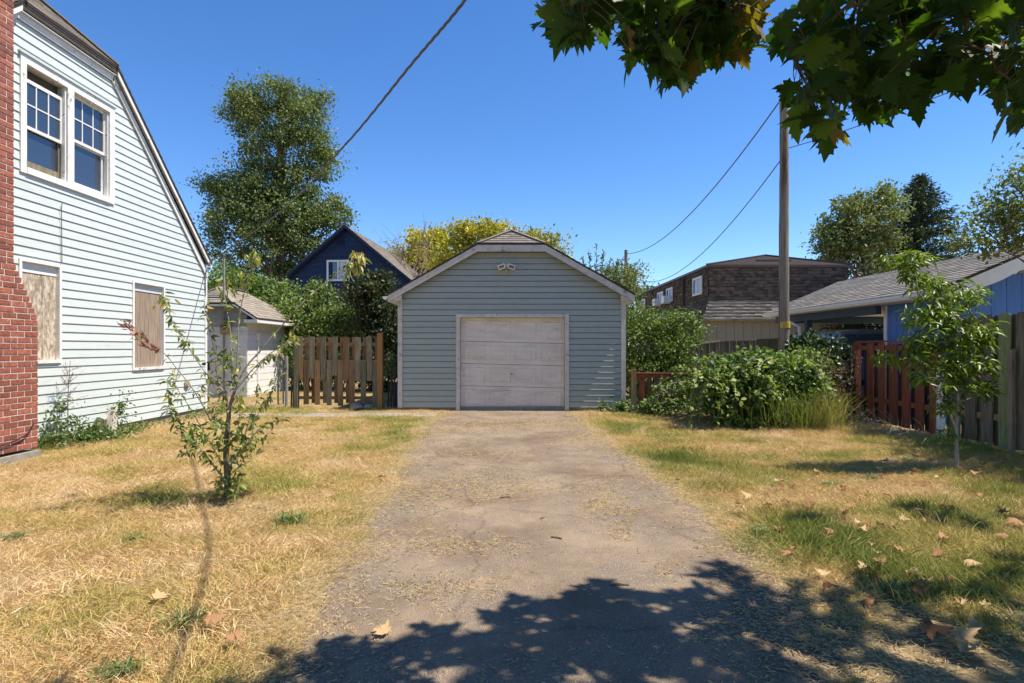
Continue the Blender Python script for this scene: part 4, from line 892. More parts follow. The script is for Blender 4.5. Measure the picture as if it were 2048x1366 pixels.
# back fence of thin pickets
f4 = thing('fence', 'sagging grey picket fence running behind the brambles below the apartment building', 'fence', (6, 17, 0))
Pb = [(1348, 688, 17.0), (1383, 683, 17.2), (1400, 687, 17.2), (1440, 682, 17.4), (1500, 680, 17.6), (1562, 677, 18.0), (1640, 676, 18.4)]
wp = [Vector(PX(*p)) for p in Pb]; tot = sum((wp[i+1]-wp[i]).length for i in range(len(wp)-1)); sdist = 0; pos = []
for i in range(len(wp)-1):
    L = (wp[i+1]-wp[i]).length; n_ = int(L/.105)
    for k in range(n_): pos.append(wp[i].lerp(wp[i+1], k/n_))
for i, q in enumerate(pos): plank(f4, 'picket', q.x, q.x+.085, q.y-.01+.02*(i % 2), q.y+.01+.02*(i % 2), .05, q.z-.02, M['woodgrey'], .008)
for i in range(len(wp)-1): MB().prism([wp[i]+Vector((0, -.05, -.02)), wp[i+1]+Vector((0, -.05, -.02)), wp[i+1]+Vector((0, -.05, .015)), wp[i]+Vector((0, -.05, .015))], (0, .12, 0)).build('cap_rail', M['woodgrey'], f4); MB().bar(wp[i]+Vector((0, .04, -1.2)), wp[i+1]+Vector((0, .04, -1.2)), .04, .08).build('rail', M['woodgrey'], f4)
# chain link gate and posts by the shed
gz = 14.5
gt_ = thing('wire_gate', 'narrow rusty chain link gate folded open beside the white shed wall', 'gate', GP(561, 811))
x0_, x1_ = PX(556, 0, gz)[0], PX(566.5, 0, gz)[0]; zt_ = H+(HY-708)/F*gz
fr = [(x0_, gz, .05), (x0_, gz, zt_-.06), (x0_+.03, gz, zt_), (x1_-.03, gz, zt_), (x1_, gz, zt_-.06), (x1_, gz, .05), (x0_, gz, .05)]
MB().tube(fr, .02, 7).build('frame', M['metal'], gt_)
for k in range(26):
    z = .08+k*.05
    if z > zt_-.06: break
    MB().tube([(x0_, gz, z), ((x0_+x1_)/2, gz, z+.03), (x1_, gz, z)], .004, 4).build('mesh_wire', M['metal'], gt_)
tag(MB().tube([(PX(573, 0, gz)[0], gz, -.05), (PX(573, 0, gz)[0], gz, H+(HY-712)/F*gz)], .04, 10).build('gate_post', M['metal']), 'round grey steel gate post left of the brown fence panel', 'post')
tag(MB().tube([(PX(573, 0, gz)[0], gz, .95), (PX(590, 0, gz)[0], 13.9, .93)], .02, 6).build('gate_rail', M['greenpost']), 'short green rail bridging the steel gate post and the fence panel', 'rail')
for (xx, yt, lab) in ((582.5, 742, 'thin green steel stake between the steel gate post and the fence panel'), (586.5, 748, 'leaning green steel stake right beside the left post of the fence panel'), (776, 762, 'thin green steel stake in the gap between fence panel and garage'), (783, 726, 'taller dark steel stake in the gap beside the garage corner'), (788, 745, 'dark steel stake nearest the garage corner')):
    X = PX(xx, 0, 14.0)[0]; tag(MB().bar((X, 14.0, -.05), (X+.02, 14.0, H+(HY-yt)/F*14), .03, .035).build('fence_stake', M['greenpost']), lab, 'stake', 'steel stakes by the garage')
tag(MB().tube([(PX(793, 0, 14.1)[0], 14.1, 0), (PX(793, 0, 14.1)[0], 14.1, .62)], .05, 10).build('blue_pipe', M['bluedark']), 'short dark blue pipe standing beside the garage corner', 'pipe')
def rock(name, lab, c, r, mat, seed, cat='stone'):
    R = random.Random(seed); m = MB(); V = []; n = 8
    for i in range(5):
        ph = math.pi*i/4
        for k in range(n):
            t = 2*math.pi*k/n; q = r*(1+R.uniform(-.25, .2)); V.append((c[0]+q*math.sin(ph)*math.cos(t), c[1]+q*math.sin(ph)*math.sin(t)*.8, c[2]+max(-.02, q*math.cos(ph)*.65)))
    m.add(V, [(i*n+k, i*n+(k+1) % n, (i+1)*n+(k+1) % n, (i+1)*n+k) for i in range(4) for k in range(n)])
    return tag(m.build(name, mat), lab, cat)
rock('stone', 'rough grey stone lying under the right end of the brown fence panel', (PX(713, 0, 13.6)[0], 13.6, .06), .16, M['rubble'], 3)
rock('stone', 'smaller broken stone near the right post of the brown fence panel', (PX(737, 0, 13.7)[0], 13.7, .05), .12, M['rubble'], 9)
c = GP(38, 918); rock('plaster_lump', 'small white plaster lump on the ground by the chimney foot', (c[0], c[1], .02), .055, M['whitestone'], 5, 'debris')
c = GP(150, 866); dbp = thing('scrap_wood', 'grey L shaped scrap of painted lumber leaning in the weeds at the house wall', 'scrap wood', (c[0]+.0, 9.6, 0))
MB().bar((-6.52, 9.5, .0), (-6.55, 9.62, .42), .10, .12).build('upright_block', M['mortar'], dbp)
MB().bar((-6.62, 9.30, .02), (-6.60, 9.42, .30), .05, .2).build('side_block', M['woodgrey'], dbp)
# ================================================================ foliage machinery
T_DIA = (np.array([(0, 0, 0), (.45, .5, .10), (1, 0, -.05), (.45, -.5, .10)]), np.array([(0, 1, 2), (0, 2, 3)]))
T_LAN = (np.array([(0, 0, 0), (.30, .5, .05), (.30, -.5, .05), (.32, 0, -.03), (.68, .38, -.06), (.68, -.38, -.06), (.68, 0, -.12), (1, 0, -.34)]),
         np.array([(0, 3, 1), (0, 2, 3), (3, 6, 1), (1, 6, 4), (3, 2, 6), (2, 5, 6), (6, 7, 4), (6, 5, 7)]))
T_BLD = (np.array([(0, 0, 0), (.30, .5, -.02), (.30, -.5, -.02), (.32, 0, -.025), (.68, .38, -.11), (.68, -.38, -.11), (.68, 0, -.115), (1, 0, -.36)]), T_LAN[1])
T_OVA = (np.array([(0, 0, 0), (.22, .36, .08), (.6, .5, .06), (1, 0, -.12), (.6, -.5, .06), (.22, -.36, .08), (.5, 0, -.02)]),
         np.array([(0, 6, 1), (1, 6, 2), (2, 6, 3), (3, 6, 4), (4, 6, 5), (5, 6, 0)]))
def unit(a): return a/np.maximum(np.linalg.norm(a, axis=-1, keepdims=True), 1e-9)
def leaves(P, D, N, L, Wd, tpl=T_DIA, v=None):
    P = np.asarray(P, float); n = len(P); D = unit(np.asarray(D, float)); Sd = unit(np.cross(N, D)); Nn = np.cross(D, Sd)
    L = np.broadcast_to(L, (n,)); Wd = np.broadcast_to(Wd, (n,))
    t, f = tpl; V = P[:, None]+D[:, None]*(t[None, :, 0:1]*L[:, None, None])+Sd[:, None]*(t[None, :, 1:2]*(L*Wd)[:, None, None])+Nn[:, None]*(t[None, :, 2:3]*L[:, None, None])
    Fc = (f[None]+(np.arange(n)*len(t))[:, None, None]).reshape(-1, 3)
    v = rs.rand(n) if v is None else v
    return V.reshape(-1, 3), Fc, np.repeat(v, len(t))
class LV:
    def __init__(s): s.V = []; s.F = []; s.A = []; s.k = 0
    def add(s, r):
        V, Fc, A = r; s.V.append(V); s.F.append(Fc+s.k); s.A.append(A); s.k += len(V)
    def build(s, name, mat, parent=None, kind=None, label=None):
        return nbuild(name, np.concatenate(s.V), np.concatenate(s.F), mat, parent, np.concatenate(s.A), kind, label)
def ell(n, c, r, lo=.35):              # points in an ellipsoid, biased outward
    d = unit(rs.randn(n, 3)); q = lo+(1-lo)*rs.rand(n)**.6
    return np.array(c)+d*q[:, None]*np.array(r), d
def crown(lv, blobs, leaf, wd=.55, tpl=T_DIA, per=60, cl=.5, sag=0.0, up=.5, vb=0.0, zmin=None, vs=.6, lo=.35):
    """blobs: (centre, radii, clumps). every clump is a small spray of leaves"""
    cs_ = []
    for (c, r, nclump) in blobs:
        C, d = ell(nclump, c, r, lo); C += rs.randn(nclump, 3)*.06*np.array(r)
        for i in range(nclump):
            rr = cl*rs.uniform(.6, 1.3); n = int(per*rs.uniform(.6, 1.4))
            q = rs.randn(n, 3); q = q*rr*.5*np.array([1, 1, .65]); P = C[i]+q
            P[:, 2] -= sag*np.abs(rs.randn(n))*rr
            nn = unit(rs.randn(n, 3)*.75+d[i]*.5+np.array([0, 0, up])); dr = unit(rs.randn(n, 3)+d[i]*.6-np.array([0, 0, .2]))
            if zmin is not None: k = P[:, 2] > zmin; P, nn, dr = P[k], nn[k], dr[k]; n = len(P)
            if n == 0: continue
            v = np.clip(vb+rs.uniform(.1, .9)*vs+rs.rand(n)*(1-vs), 0, 1)
            lv.add(leaves(P, dr, nn, leaf*rs.uniform(.6, 1.3, n), wd, tpl, v))
        cs_.append(C)
    return np.concatenate(cs_)
def limbs(m, base, top, targets, r0, n=None, wig=.05, r1=.012):
    """trunk from base to top and limbs reaching out to the clump centres"""
    base = np.array(base, float); top = np.array(top, float); K = 9; tr = [base+(top-base)*i/(K-1)+np.array([rs.randn()*wig, rs.randn()*wig, 0])*(1 if 0 < i < K-1 else 0) for i in range(K)]
    m.tube(tr, [r0*(1-.8*i/(K-1)) for i in range(K)], 9)
    T = targets if n is None else targets[rs.permutation(len(targets))[:n]]
    for t in T:
        f = np.clip((t[2]-base[2])/(max(top[2]-base[2], .1))-rs.uniform(.1, .35), .12, .95); i = f*(K-1); a = tr[int(i)]+(tr[min(int(i)+1, K-1)]-tr[int(i)])*(i-int(i))
        mid = (a+t)/2+np.array([rs.randn()*.05, rs.randn()*.05, -.08])*np.linalg.norm(t-a)
        m.tube([a, (a+mid)/2+rs.randn(3)*.02, mid, t], [r0*(.45-.3*f), r0*(.35-.22*f), r0*(.22-.12*f), r1], 5, cap=False)
def tree(name, lab, cat, base, top, r0, blobs, leaf, mat, per=60, cl=.6, wd=.55, tpl=T_DIA, nl=40, bark='bark', zmin=None, group=None, sag=0, vb=0., up=.5, vs=.6):
    t = thing(name, lab, cat, base, group); lv = LV(); C = crown(lv, blobs, leaf, wd, tpl, per, cl, sag, up, vb, zmin, vs)
    m = MB(); limbs(m, base, top, C, r0, nl); m.build('trunk', M[bark], t); lv.build('crown', M[mat], t); return t
def B(x, y, Z, rx, ry, n, rd=None): k = Z/F; return (PX(x, y, Z), (rx*k, (rd if rd is not None else (rx+ry)/2*k), ry*k), n)

# ---------------------------------------------------------------- background trees
tree('tall_tree', 'tallest dense green tree with a narrow upper crown behind the navy house', 'tree', (PX(560, 0, 35)[0], 35, 0), PX(560, 200, 35), .38,
     [B(560, 232, 35, 92, 62, 56), B(565, 300, 35, 98, 60, 56), B(545, 370, 35, 95, 50, 48), B(470, 375, 34.5, 60, 28, 20), B(425, 372, 35, 38, 12, 9), B(550, 430, 35, 138, 52, 84), B(470, 440, 34, 60, 40, 26), B(640, 425, 35, 55, 35, 24), B(545, 500, 35, 140, 62, 90), B(600, 205, 35, 55, 30, 22), B(500, 195, 35, 40, 22, 12), B(640, 310, 35, 30, 50, 14), B(478, 225, 35, 22, 18, 6)],
     .17, 'lf_tall', per=150, cl=.78, wd=.6, nl=60)
tree('yellow_tree', 'yellow leaved tree rising just left behind the garage roof', 'tree', (PX(850, 0, 38.5)[0], 38.5, 0), PX(850, 480, 38.5), .3,
     [B(850, 505, 38.5, 70, 46, 60), B(835, 550, 38.5, 60, 45, 34), B(880, 480, 38.5, 30, 16, 9)], .22, 'lf_yellow', per=110, cl=.8, nl=26, vb=.1)
tree('yellow_green_tree', 'broad yellow green tree directly behind the garage ridge', 'tree', (PX(970, 0, 30)[0], 30, 0), PX(970, 460, 30), .22,
     [B(975, 485, 30, 75, 42, 62), B(930, 460, 30, 30, 18, 9), B(1060, 490, 30, 55, 30, 26), B(1105, 510, 30, 32, 26, 14), B(920, 520, 30, 60, 40, 24)], .18, 'lf_yellow', per=95, cl=.6, nl=26, vb=-.06)
bt = thing('bare_branches', 'bare grey twiggy tree top beside the yellow tree', 'tree', (PX(800, 0, 27.5)[0], 27.5, 0))
m = MB(); b0 = np.array(PX(830, 600, 27.5)); m.tube([(b0[0], 27.5, 0), b0], [.12, .08], 7)
for i in range(26):
    e = np.array(PX(rs.uniform(748, 880), rs.uniform(440, 500), rs.uniform(36.5, 37.5))); p = b0; pts = [p]
    for k in range(1, 7): pts.append(b0+(e-b0)*k/6+rs.randn(3)*.13*(k > 1))
    m.tube(pts, [.035, .03, .024, .018, .013, .010, .006], 4, cap=False)
    for k in (3, 4, 5): q = pts[k]; m.tube([q, q+rs.randn(3)*.35+np.array([0, 0, .15]), q+rs.randn(3)*.5+np.array([0, 0, .4])], [.012, .009, .005], 4, cap=False)
m.build('trunk', M['bark'], bt)
# conifer
cz = 40.; ck = cz/F; ct = thing('spruce_tree', 'dark pointed spruce beyond the carport roof', 'tree', (PX(1838, 0, cz)[0], cz, 0)); lv = LV(); m = MB()
cx_ = PX(1838, 0, cz)[0]; ztop = H+(HY-345)*ck; m.tube([(cx_, cz, 0), (cx_, cz, ztop)], [.3, .02], 8)
for i in range(46):
    f = (i+.5)/46; z = 2.5+(ztop-2.8)*f; R_ = (1-f)**.8*5.2+.15
    for k in range(11):
        th = rs.rand()*6.28; Lb = R_*rs.uniform(.7, 1.1); n = int(34*Lb)+10; s_ = rs.rand(n)**.8*Lb
        d = np.array([math.cos(th), math.sin(th), 0]); q = np.array([cx_, cz, z])+d*s_[:, None]+np.array([0, 0, 1.])*(.18*s_-.10*s_**2/max(Lb, .1))[:, None]+rs.randn(n, 3)*.11
        dr = unit(d+rs.randn(n, 3)*.6+np.array([0, 0, .15])); lv.add(leaves(q, dr, unit(rs.randn(n, 3)+np.array([0, 0, 1])), .24*rs.uniform(.6, 1.2, n), .35, T_DIA, np.clip(rs.rand(n)*.5+rs.rand()*.5, 0, 1)))
m.build('trunk', M['bark'], ct); lv.build('crown', M['lf_spruce'], ct)
tree('leafy_tree', 'rounded grey green tree left of the dark spruce', 'tree', (PX(1725, 0, 38)[0], 38, 0), PX(1730, 400, 38), .3,
     [B(1735, 440, 38, 66, 58, 60), B(1690, 470, 38, 55, 42, 34), B(1660, 480, 38, 28, 22, 9), B(1720, 520, 38, 80, 55, 55), B(1755, 395, 38, 30, 22, 10)], .26, 'lf_olive', per=80, cl=.8, nl=34)
tree('thin_branched_tree', 'loose branched yellowish tree hanging over the blue house roof', 'tree', (9.2, 9.2, 0), (9.2, 9.2, 4.2), .05,
     [B(2045, 345, 9.5, 45, 25, 8), B(2030, 400, 9.5, 62, 45, 24), B(2080, 430, 9.5, 70, 80, 36), B(1985, 430, 9.5, 45, 35, 10), B(1990, 480, 9.4, 62, 20, 15), B(2120, 380, 9.5, 60, 80, 24), B(1940, 482, 9.4, 30, 12, 4), ((8.9, 8.2, 3.6), (.9, 1.5, .9), 60), ((7.75, 7.0, 4.0), (.7, 1.5, .5), 150), ((7.9, 5.4, 4.2), (.8, 1.0, .5), 90), ((8.3, 8.8, 3.6), (.4, .6, .5), 30)], .085, 'lf_olive', per=40, cl=.28, nl=70, wd=.5, vb=.05)  # last lobes: dense out-of-view crown added to shade the fence foot
tree('far_treetop', 'small far tree top showing above the end of the shake building', 'tree', (PX(1290, 0, 60)[0], 60, 0), PX(1290, 590, 60), .2, [B(1292, 592, 60, 22, 16, 30)], .35, 'lf_tall', per=50, cl=.9, nl=8)
tree('dark_tree', 'dark leafy tree seen under the carport behind the car', 'tree', (PX(1745, 0, 26)[0], 26, 0), PX(1745, 600, 26), .2, [B(1760, 650, 26, 90, 60, 80), B(1740, 590, 26, 60, 40, 30)], .22, 'lf_dark', per=60, cl=.6, nl=12, zmin=0)
# ---------------------------------------------------------------- shrubs and hedges in the middle distance
def shrub(name, lab, base, blobs, leaf, mat, per=60, cl=.45, wd=.55, tpl=T_DIA, nl=24, zmin=.02, sag=0, vb=0, r0=.04, cat='shrub', up=.5, lo=.35, vs=.6):
    t = thing(name, lab, cat, base); lv = LV(); C = crown(lv, blobs, leaf, wd, tpl, per, cl, sag, up, vb, zmin, vs, lo)
    m = MB()
    for q in C[rs.permutation(len(C))[:nl]]:
        a = np.array(base)+np.array([(q[0]-base[0])*.5+rs.randn()*.05, (q[1]-base[1])*.5, 0]); m.tube([a, (a+q)/2+rs.randn(3)*.06, q], [r0*.6, r0*.4, r0*.15], 5, cap=False)
    m.build('stem', M['bark'], t, kind='stuff'); lv.build('foliage', M[mat], t); return t
shrub('hedge_shrub', 'bright green hedge shrub rising behind the shed roof', (PX(500, 0, 21.5)[0], 21.5, 0), [B(470, 590, 21.5, 65, 40, 40), B(540, 600, 21.5, 70, 36, 44), B(440, 560, 22, 35, 30, 14), B(520, 680, 21.8, 110, 70, 60)], .13, 'lf_hedge', per=90, cl=.5)
shrub('hedge_shrub', 'light green hedge shrub above the brown fence panel', (PX(650, 0, 20.5)[0], 20.5, 0), [B(620, 630, 20.5, 60, 52, 60), B(690, 645, 20.5, 55, 42, 44), B(650, 720, 20.5, 100, 65, 70), B(640, 590, 20.8, 30, 25, 10)], .12, 'lf_hedge', per=95, cl=.45)
shrub('photinia_shrub', 'tall dark shrub with reddish tips between navy house and garage', (PX(750, 0, 19.5)[0], 19.5, 0), [B(740, 600, 19.5, 42, 55, 56), B(775, 650, 19.5, 40, 70, 52), B(745, 560, 19.5, 28, 18, 14), B(770, 735, 19.5, 60, 60, 46)], .13, 'lf_dark', per=80, cl=.42, vb=.1)
shrub('small_bush', 'small pale green bush in the gap beside the garage corner', (PX(785, 0, 15.5)[0], 15.5, 0), [B(785, 745, 15.5, 18, 28, 16)], .07, 'lf_olive', per=50, cl=.22, nl=8)
shrub('olive_shrub', 'tall grey olive shrub with upright shoots right behind the garage eave', (PX(1235, 0, 19)[0], 19, 0), [B(1230, 590, 19, 42, 60, 52), B(1245, 660, 19, 36, 60, 44), B(1195, 560, 19, 22, 26, 12), B(1258, 570, 19, 20, 40, 16), B(1225, 760, 19, 50, 55, 30)], .12, 'lf_olive', per=62, cl=.42, wd=.4)
t = thing('willow_shoots', 'upright leafy shoots poking above the right slope of the garage roof', 'plant', (PX(1195, 0, 18.6)[0], 18.6, 1.5)); lv = LV(); m = MB()
for (xa, xb, yb) in ((1190, 1193, 492), (1197, 1208, 502), (1180, 1165, 515), (1200, 1222, 520), (1185, 1178, 505), (1240, 1262, 535), (1225, 1238, 520)):
    a = np.array(PX(xa, 600, 18.6)); b_ = np.array(PX(xb, yb, 18.6)); m.tube([a, (a+b_)/2, b_], [.02, .012, .005], 5)
    f = rs.rand(60); q = a+(b_-a)*f[:, None]; lv.add(leaves(q, unit(rs.randn(60, 3)*.7+np.array([0, 0, .7])), rs.randn(60, 3), .14, .32, T_DIA))
m.build('stem', M['bark'], t); lv.build('foliage', M['lf_olive'], t)
shrub('ivy_bush', 'broad mound of small leaved ivy between garage and shake building', (PX(1310, 0, 16.5)[0], 16.5, 0), [B(1300, 690, 16.5, 55, 55, 62), B(1350, 660, 16.8, 52, 30, 34), B(1280, 650, 16.8, 38, 34, 26), B(1310, 750, 16.3, 70, 45, 56), B(1345, 700, 16.3, 35, 40, 26)], .085, 'lf_hedge', per=110, cl=.36, vb=-.12, lo=.55, vs=.8)
t = thing('arching_canes', 'pale arching bramble canes reaching right above the ivy mound', 'plant', (PX(1370, 0, 16.2)[0], 16.2, 0)); lv = LV(); m = MB()
for (x0, y0, x1, y1, x2, y2) in ((1290, 650, 1350, 620, 1395, 662), (1300, 640, 1370, 618, 1405, 655), (1320, 640, 1385, 625, 1390, 640), (1350, 660, 1365, 680, 1395, 690), (1340, 650, 1375, 650, 1400, 660)):
    P = [np.array(PX(*p, 16.1)) for p in ((x0, y0), (x1, y1), (x2, y2))]; cv = [P[0]*(1-s_)**2+2*P[1]*s_*(1-s_)+P[2]*s_**2 for s_ in np.linspace(0, 1, 12)]; m.tube(cv, .008, 4)
    for q in cv: lv.add(leaves(q+rs.randn(9, 3)*.08, unit(rs.randn(9, 3)+np.array([.4, 0, .1])), unit(rs.randn(9, 3)+np.array([0, 0, 1])), .10, .55, T_DIA))
m.build('stem', M['barkpale'], t); lv.build('foliage', M['lf_hedge'], t)
# big bramble mass in front of the low fence
shrub('bramble_bush', 'large sprawling bramble thicket swallowing the low fence in front of the pole', (4.6, 11.3, 0), [B(1500, 752, 11.3, 80, 38, 44), B(1445, 788, 11.1, 52, 34, 26), B(1550, 775, 11.0, 75, 56, 50), B(1495, 815, 10.8, 80, 34, 40), B(1590, 738, 11.6, 55, 34, 26), B(1600, 800, 11.1, 40, 45, 26), B(1520, 716, 11.8, 60, 12, 9), B(1510, 785, 11.5, 95, 50, 40)], .078, 'lf_bramble', per=88, cl=.24, wd=.75, tpl=T_OVA, nl=60, r0=.03, up=.7, lo=.62, vs=.8)
t = thing('bramble_sprays', 'leafy bramble sprays arching left over the low brown fence', 'plant', (3.6, 12.2, 0)); lv = LV(); m = MB()
for i in range(16):
    x0, y0 = rs.uniform(1380, 1440), rs.uniform(750, 830); x2, y2 = rs.uniform(1305, 1370), y0+rs.uniform(-35, 45); Zz = rs.uniform(11.5, 12.5)
    P = [np.array(PX(x0, y0, Zz)), np.array(PX((x0+x2)/2, min(y0, y2)-rs.uniform(5, 30), Zz-.1)), np.array(PX(x2, min(y2, 835), Zz-.15))]
    cv = [P[0]*(1-s_)**2+2*P[1]*s_*(1-s_)+P[2]*s_**2 for s_ in np.linspace(0, 1, 9)]; m.tube(cv, .006, 4)
    for q in cv: lv.add(leaves(q+rs.randn(6, 3)*.04, unit(rs.randn(6, 3)+np.array([-.3, -.3, -.3])), unit(rs.randn(6, 3)*.6+np.array([0, -.3, 1])), .085*rs.uniform(.6, 1.2, 6), .7, T_OVA))
m.build('stem', M['barkpale'], t); lv.build('foliage', M['lf_bramble'], t)
shrub('vine_mass', 'dark vine heaped over the fence corner next to the grey pickets', (6.75, 12.0, 0), [B(1635, 708, 12.1, 36, 26, 32), B(1645, 765, 12.1, 32, 70, 60), B(1660, 722, 12.5, 18, 20, 12), B(1615, 690, 12.2, 30, 14, 12)], .085, 'lf_vine', per=95, cl=.25, wd=.8, tpl=T_OVA, vb=.1)
shrub('ground_brambles', 'low round leaved weeds along the foot of the garage by the low fence', (2.4, 12.9, 0), [((2.4, 13.0, .10), (.5, .25, .16), 26), ((3.3, 12.3, .12), (.8, .3, .18), 30), ((5.0, 11.0, .1), (1.3, .5, .2), 46)], .075, 'lf_weed', per=30, cl=.2, wd=.85, tpl=T_OVA, up=1.2)
t = thing('bramble_canes', 'long leafy bramble canes arching over the top and front of the thicket', 'plant', (4.6, 11.2, 0)); lv = LV(); m = MB()
for i in range(70):
    x0, y0 = rs.uniform(1390, 1610), rs.uniform(730, 810); Zz = rs.uniform(10.6, 11.5); up_ = rs.uniform(20, 60); sx_ = rs.choice([-1, 1])*rs.uniform(25, 85); dn = rs.uniform(-15, 60)
    P = [np.array(PX(x0, y0, Zz)), np.array(PX(x0+sx_*.5, max(y0-up_, 672), Zz-.25)), np.array(PX(x0+sx_, max(min(y0+dn, 840), 690), Zz-.5))]
    cv = [P[0]*(1-s_)**2+2*P[1]*s_*(1-s_)+P[2]*s_**2 for s_ in np.linspace(0, 1, 11)]; m.tube(cv, .005, 4)
    vv = rs.uniform(.3, 1)
    for q in cv[2:]: lv.add(leaves(q+rs.randn(5, 3)*.035, unit(rs.randn(5, 3)+np.array([0, -.5, -.3])), unit(rs.randn(5, 3)*.5+np.array([.3, -.2, 1])), .10*rs.uniform(.6, 1.2, 5), .72, T_OVA, np.clip(vv+rs.randn(5)*.15, 0, 1)))
m.build('stem', M['barkpale'], t); lv.build('foliage', M['lf_bramble'], t)
# tall reeds and dry stalks
def blades(name, lab, base, n, spread, h, lean, mat, w=.02, vlo=0., vhi=1., cat='grass clump', stems=True):
    t = thing(name, lab, cat, base); lv = LV(); P = np.array(base)+rs.randn(n, 3)*np.array([spread[0], spread[1], 0]); hh = h*rs.uniform(.5, 1.1, n)
    D = unit(rs.randn(n, 3)*np.array([.28, .28, 0])+np.array([lean[0], lean[1], 1])); nx_ = unit(np.cross(D, np.array([rs.randn(), rs.randn(), .1])))
    N = unit(rs.randn(n, 3)*np.array([1, 1, .1])); lv.add(leaves(P, D, N, hh, w/h, T_BLD, rs.uniform(vlo, vhi, n))); lv.build('blades', M[mat], t); return t
blades('reed_clump', 'tall green grass clump leaning out of the bramble front', (4.9, 10.35, 0), 320, (.30, .2), .80, (-.05, -.25), 'lf_reed', .010, 0, .7)
blades('dry_grass_clump', 'dry straw coloured tall grass at the right foot of the brambles', (5.5, 10.4, 0), 420, (.18, .16), .75, (.12, -.15), 'lf_reed', .008, .55, 1.)
t = thing('dry_weed', 'brown dead weed stalks standing before the dark vine', 'plant', (5.9, 10.9, 0)); m = MB(); lv = LV()
for i in range(26):
    b_ = np.array([5.85+rs.randn()*.14, 10.9+rs.randn()*.1, 0]); e = b_+np.array([rs.randn()*.18, rs.randn()*.1, rs.uniform(.9, 1.5)]); m.tube([b_, (b_+e)/2+rs.randn(3)*.03, e], [.007, .005, .003], 4)
    f = .35+.65*rs.rand(50); lv.add(leaves(b_+(e-b_)*f[:, None]+rs.randn(50, 3)*.035, rs.randn(50, 3)+np.array([0, 0, .5]), rs.randn(50, 3), .035, .4))
m.build('stem', M['barkred'], t); lv.build('foliage', M['lf_drybush'], t)
for (bx, by, n, lab) in ((6.1, 9.6, 26, 'pale dry grass stalks arching at the foot of the red fence'), (6.0, 8.6, 18, 'sparse dry stalks in the shade right of the red fence foot'), (6.3, 10.6, 24, 'dry stalks below the weathered grey pickets')):
    t = thing('dry_stalks', lab, 'grass clump', (bx, by, 0)); m = MB()
    for i in range(n):
        b_ = np.array([bx+rs.randn()*.25, by+rs.randn()*.2, 0]); e = b_+np.array([-rs.uniform(.1, .4), -rs.uniform(.05, .3), rs.uniform(.1, .45)]); m.tube([b_, b_+(e-b_)*.5+np.array([0, 0, .12]), e], [.004, .003, .002], 4)
    m.build('stem', M['barkpale'], t)
# weeds by the house wall
shrub('wall_weeds', 'green weeds and seedlings against the house wall beside the chimney', (-6.45, 8.9, 0), [((-6.5, 8.7, .16), (.22, .65, .2), 34), ((-6.55, 8.55, .42), (.12, .3, .28), 12), ((-6.3, 9.3, .08), (.25, .9, .1), 34), ((-6.5, 9.75, .4), (.1, .15, .36), 8)], .05, 'lf_weed', per=26, cl=.16, wd=.6, tpl=T_OVA, nl=26, r0=.012, cat='weeds')
shrub('ground_weeds', 'low green weeds creeping along the base of the mint house wall', (-6.6, 11, 0), [((-6.5, 11.2, .04), (.15, 1.5, .06), 30), ((-6.35, 12.7, .12), (.25, .5, .16), 24)], .045, 'lf_weed', per=18, cl=.14, wd=.6, nl=8, r0=.008, cat='weeds')
t = thing('dry_seedling', 'tall thin dry weed with feathery tan seed heads against the wall', 'plant', (-6.62, 8.72, 0)); m = MB(); lv = LV(); b_ = np.array([-6.62, 8.72, 0])
m.tube([b_, b_+np.array([0, 0, .7]), b_+np.array([.02, .02, 1.25])], [.008, .006, .003], 5)
for i in range(16):
    a = b_+np.array([0, 0, rs.uniform(.6, 1.15)]); e = a+np.array([rs.uniform(-.05, .1), rs.uniform(-.25, .35), rs.uniform(.05, .22)]); m.tube([a, e], [.003, .002], 4); f = rs.rand(22); lv.add(leaves(a+(e-a)*f[:, None]+rs.randn(22, 3)*.01, rs.randn(22, 3), rs.randn(22, 3), .018, .5))
m.build('stem', M['barkred'], t); lv.build('foliage', M['lf_drybush'], t)

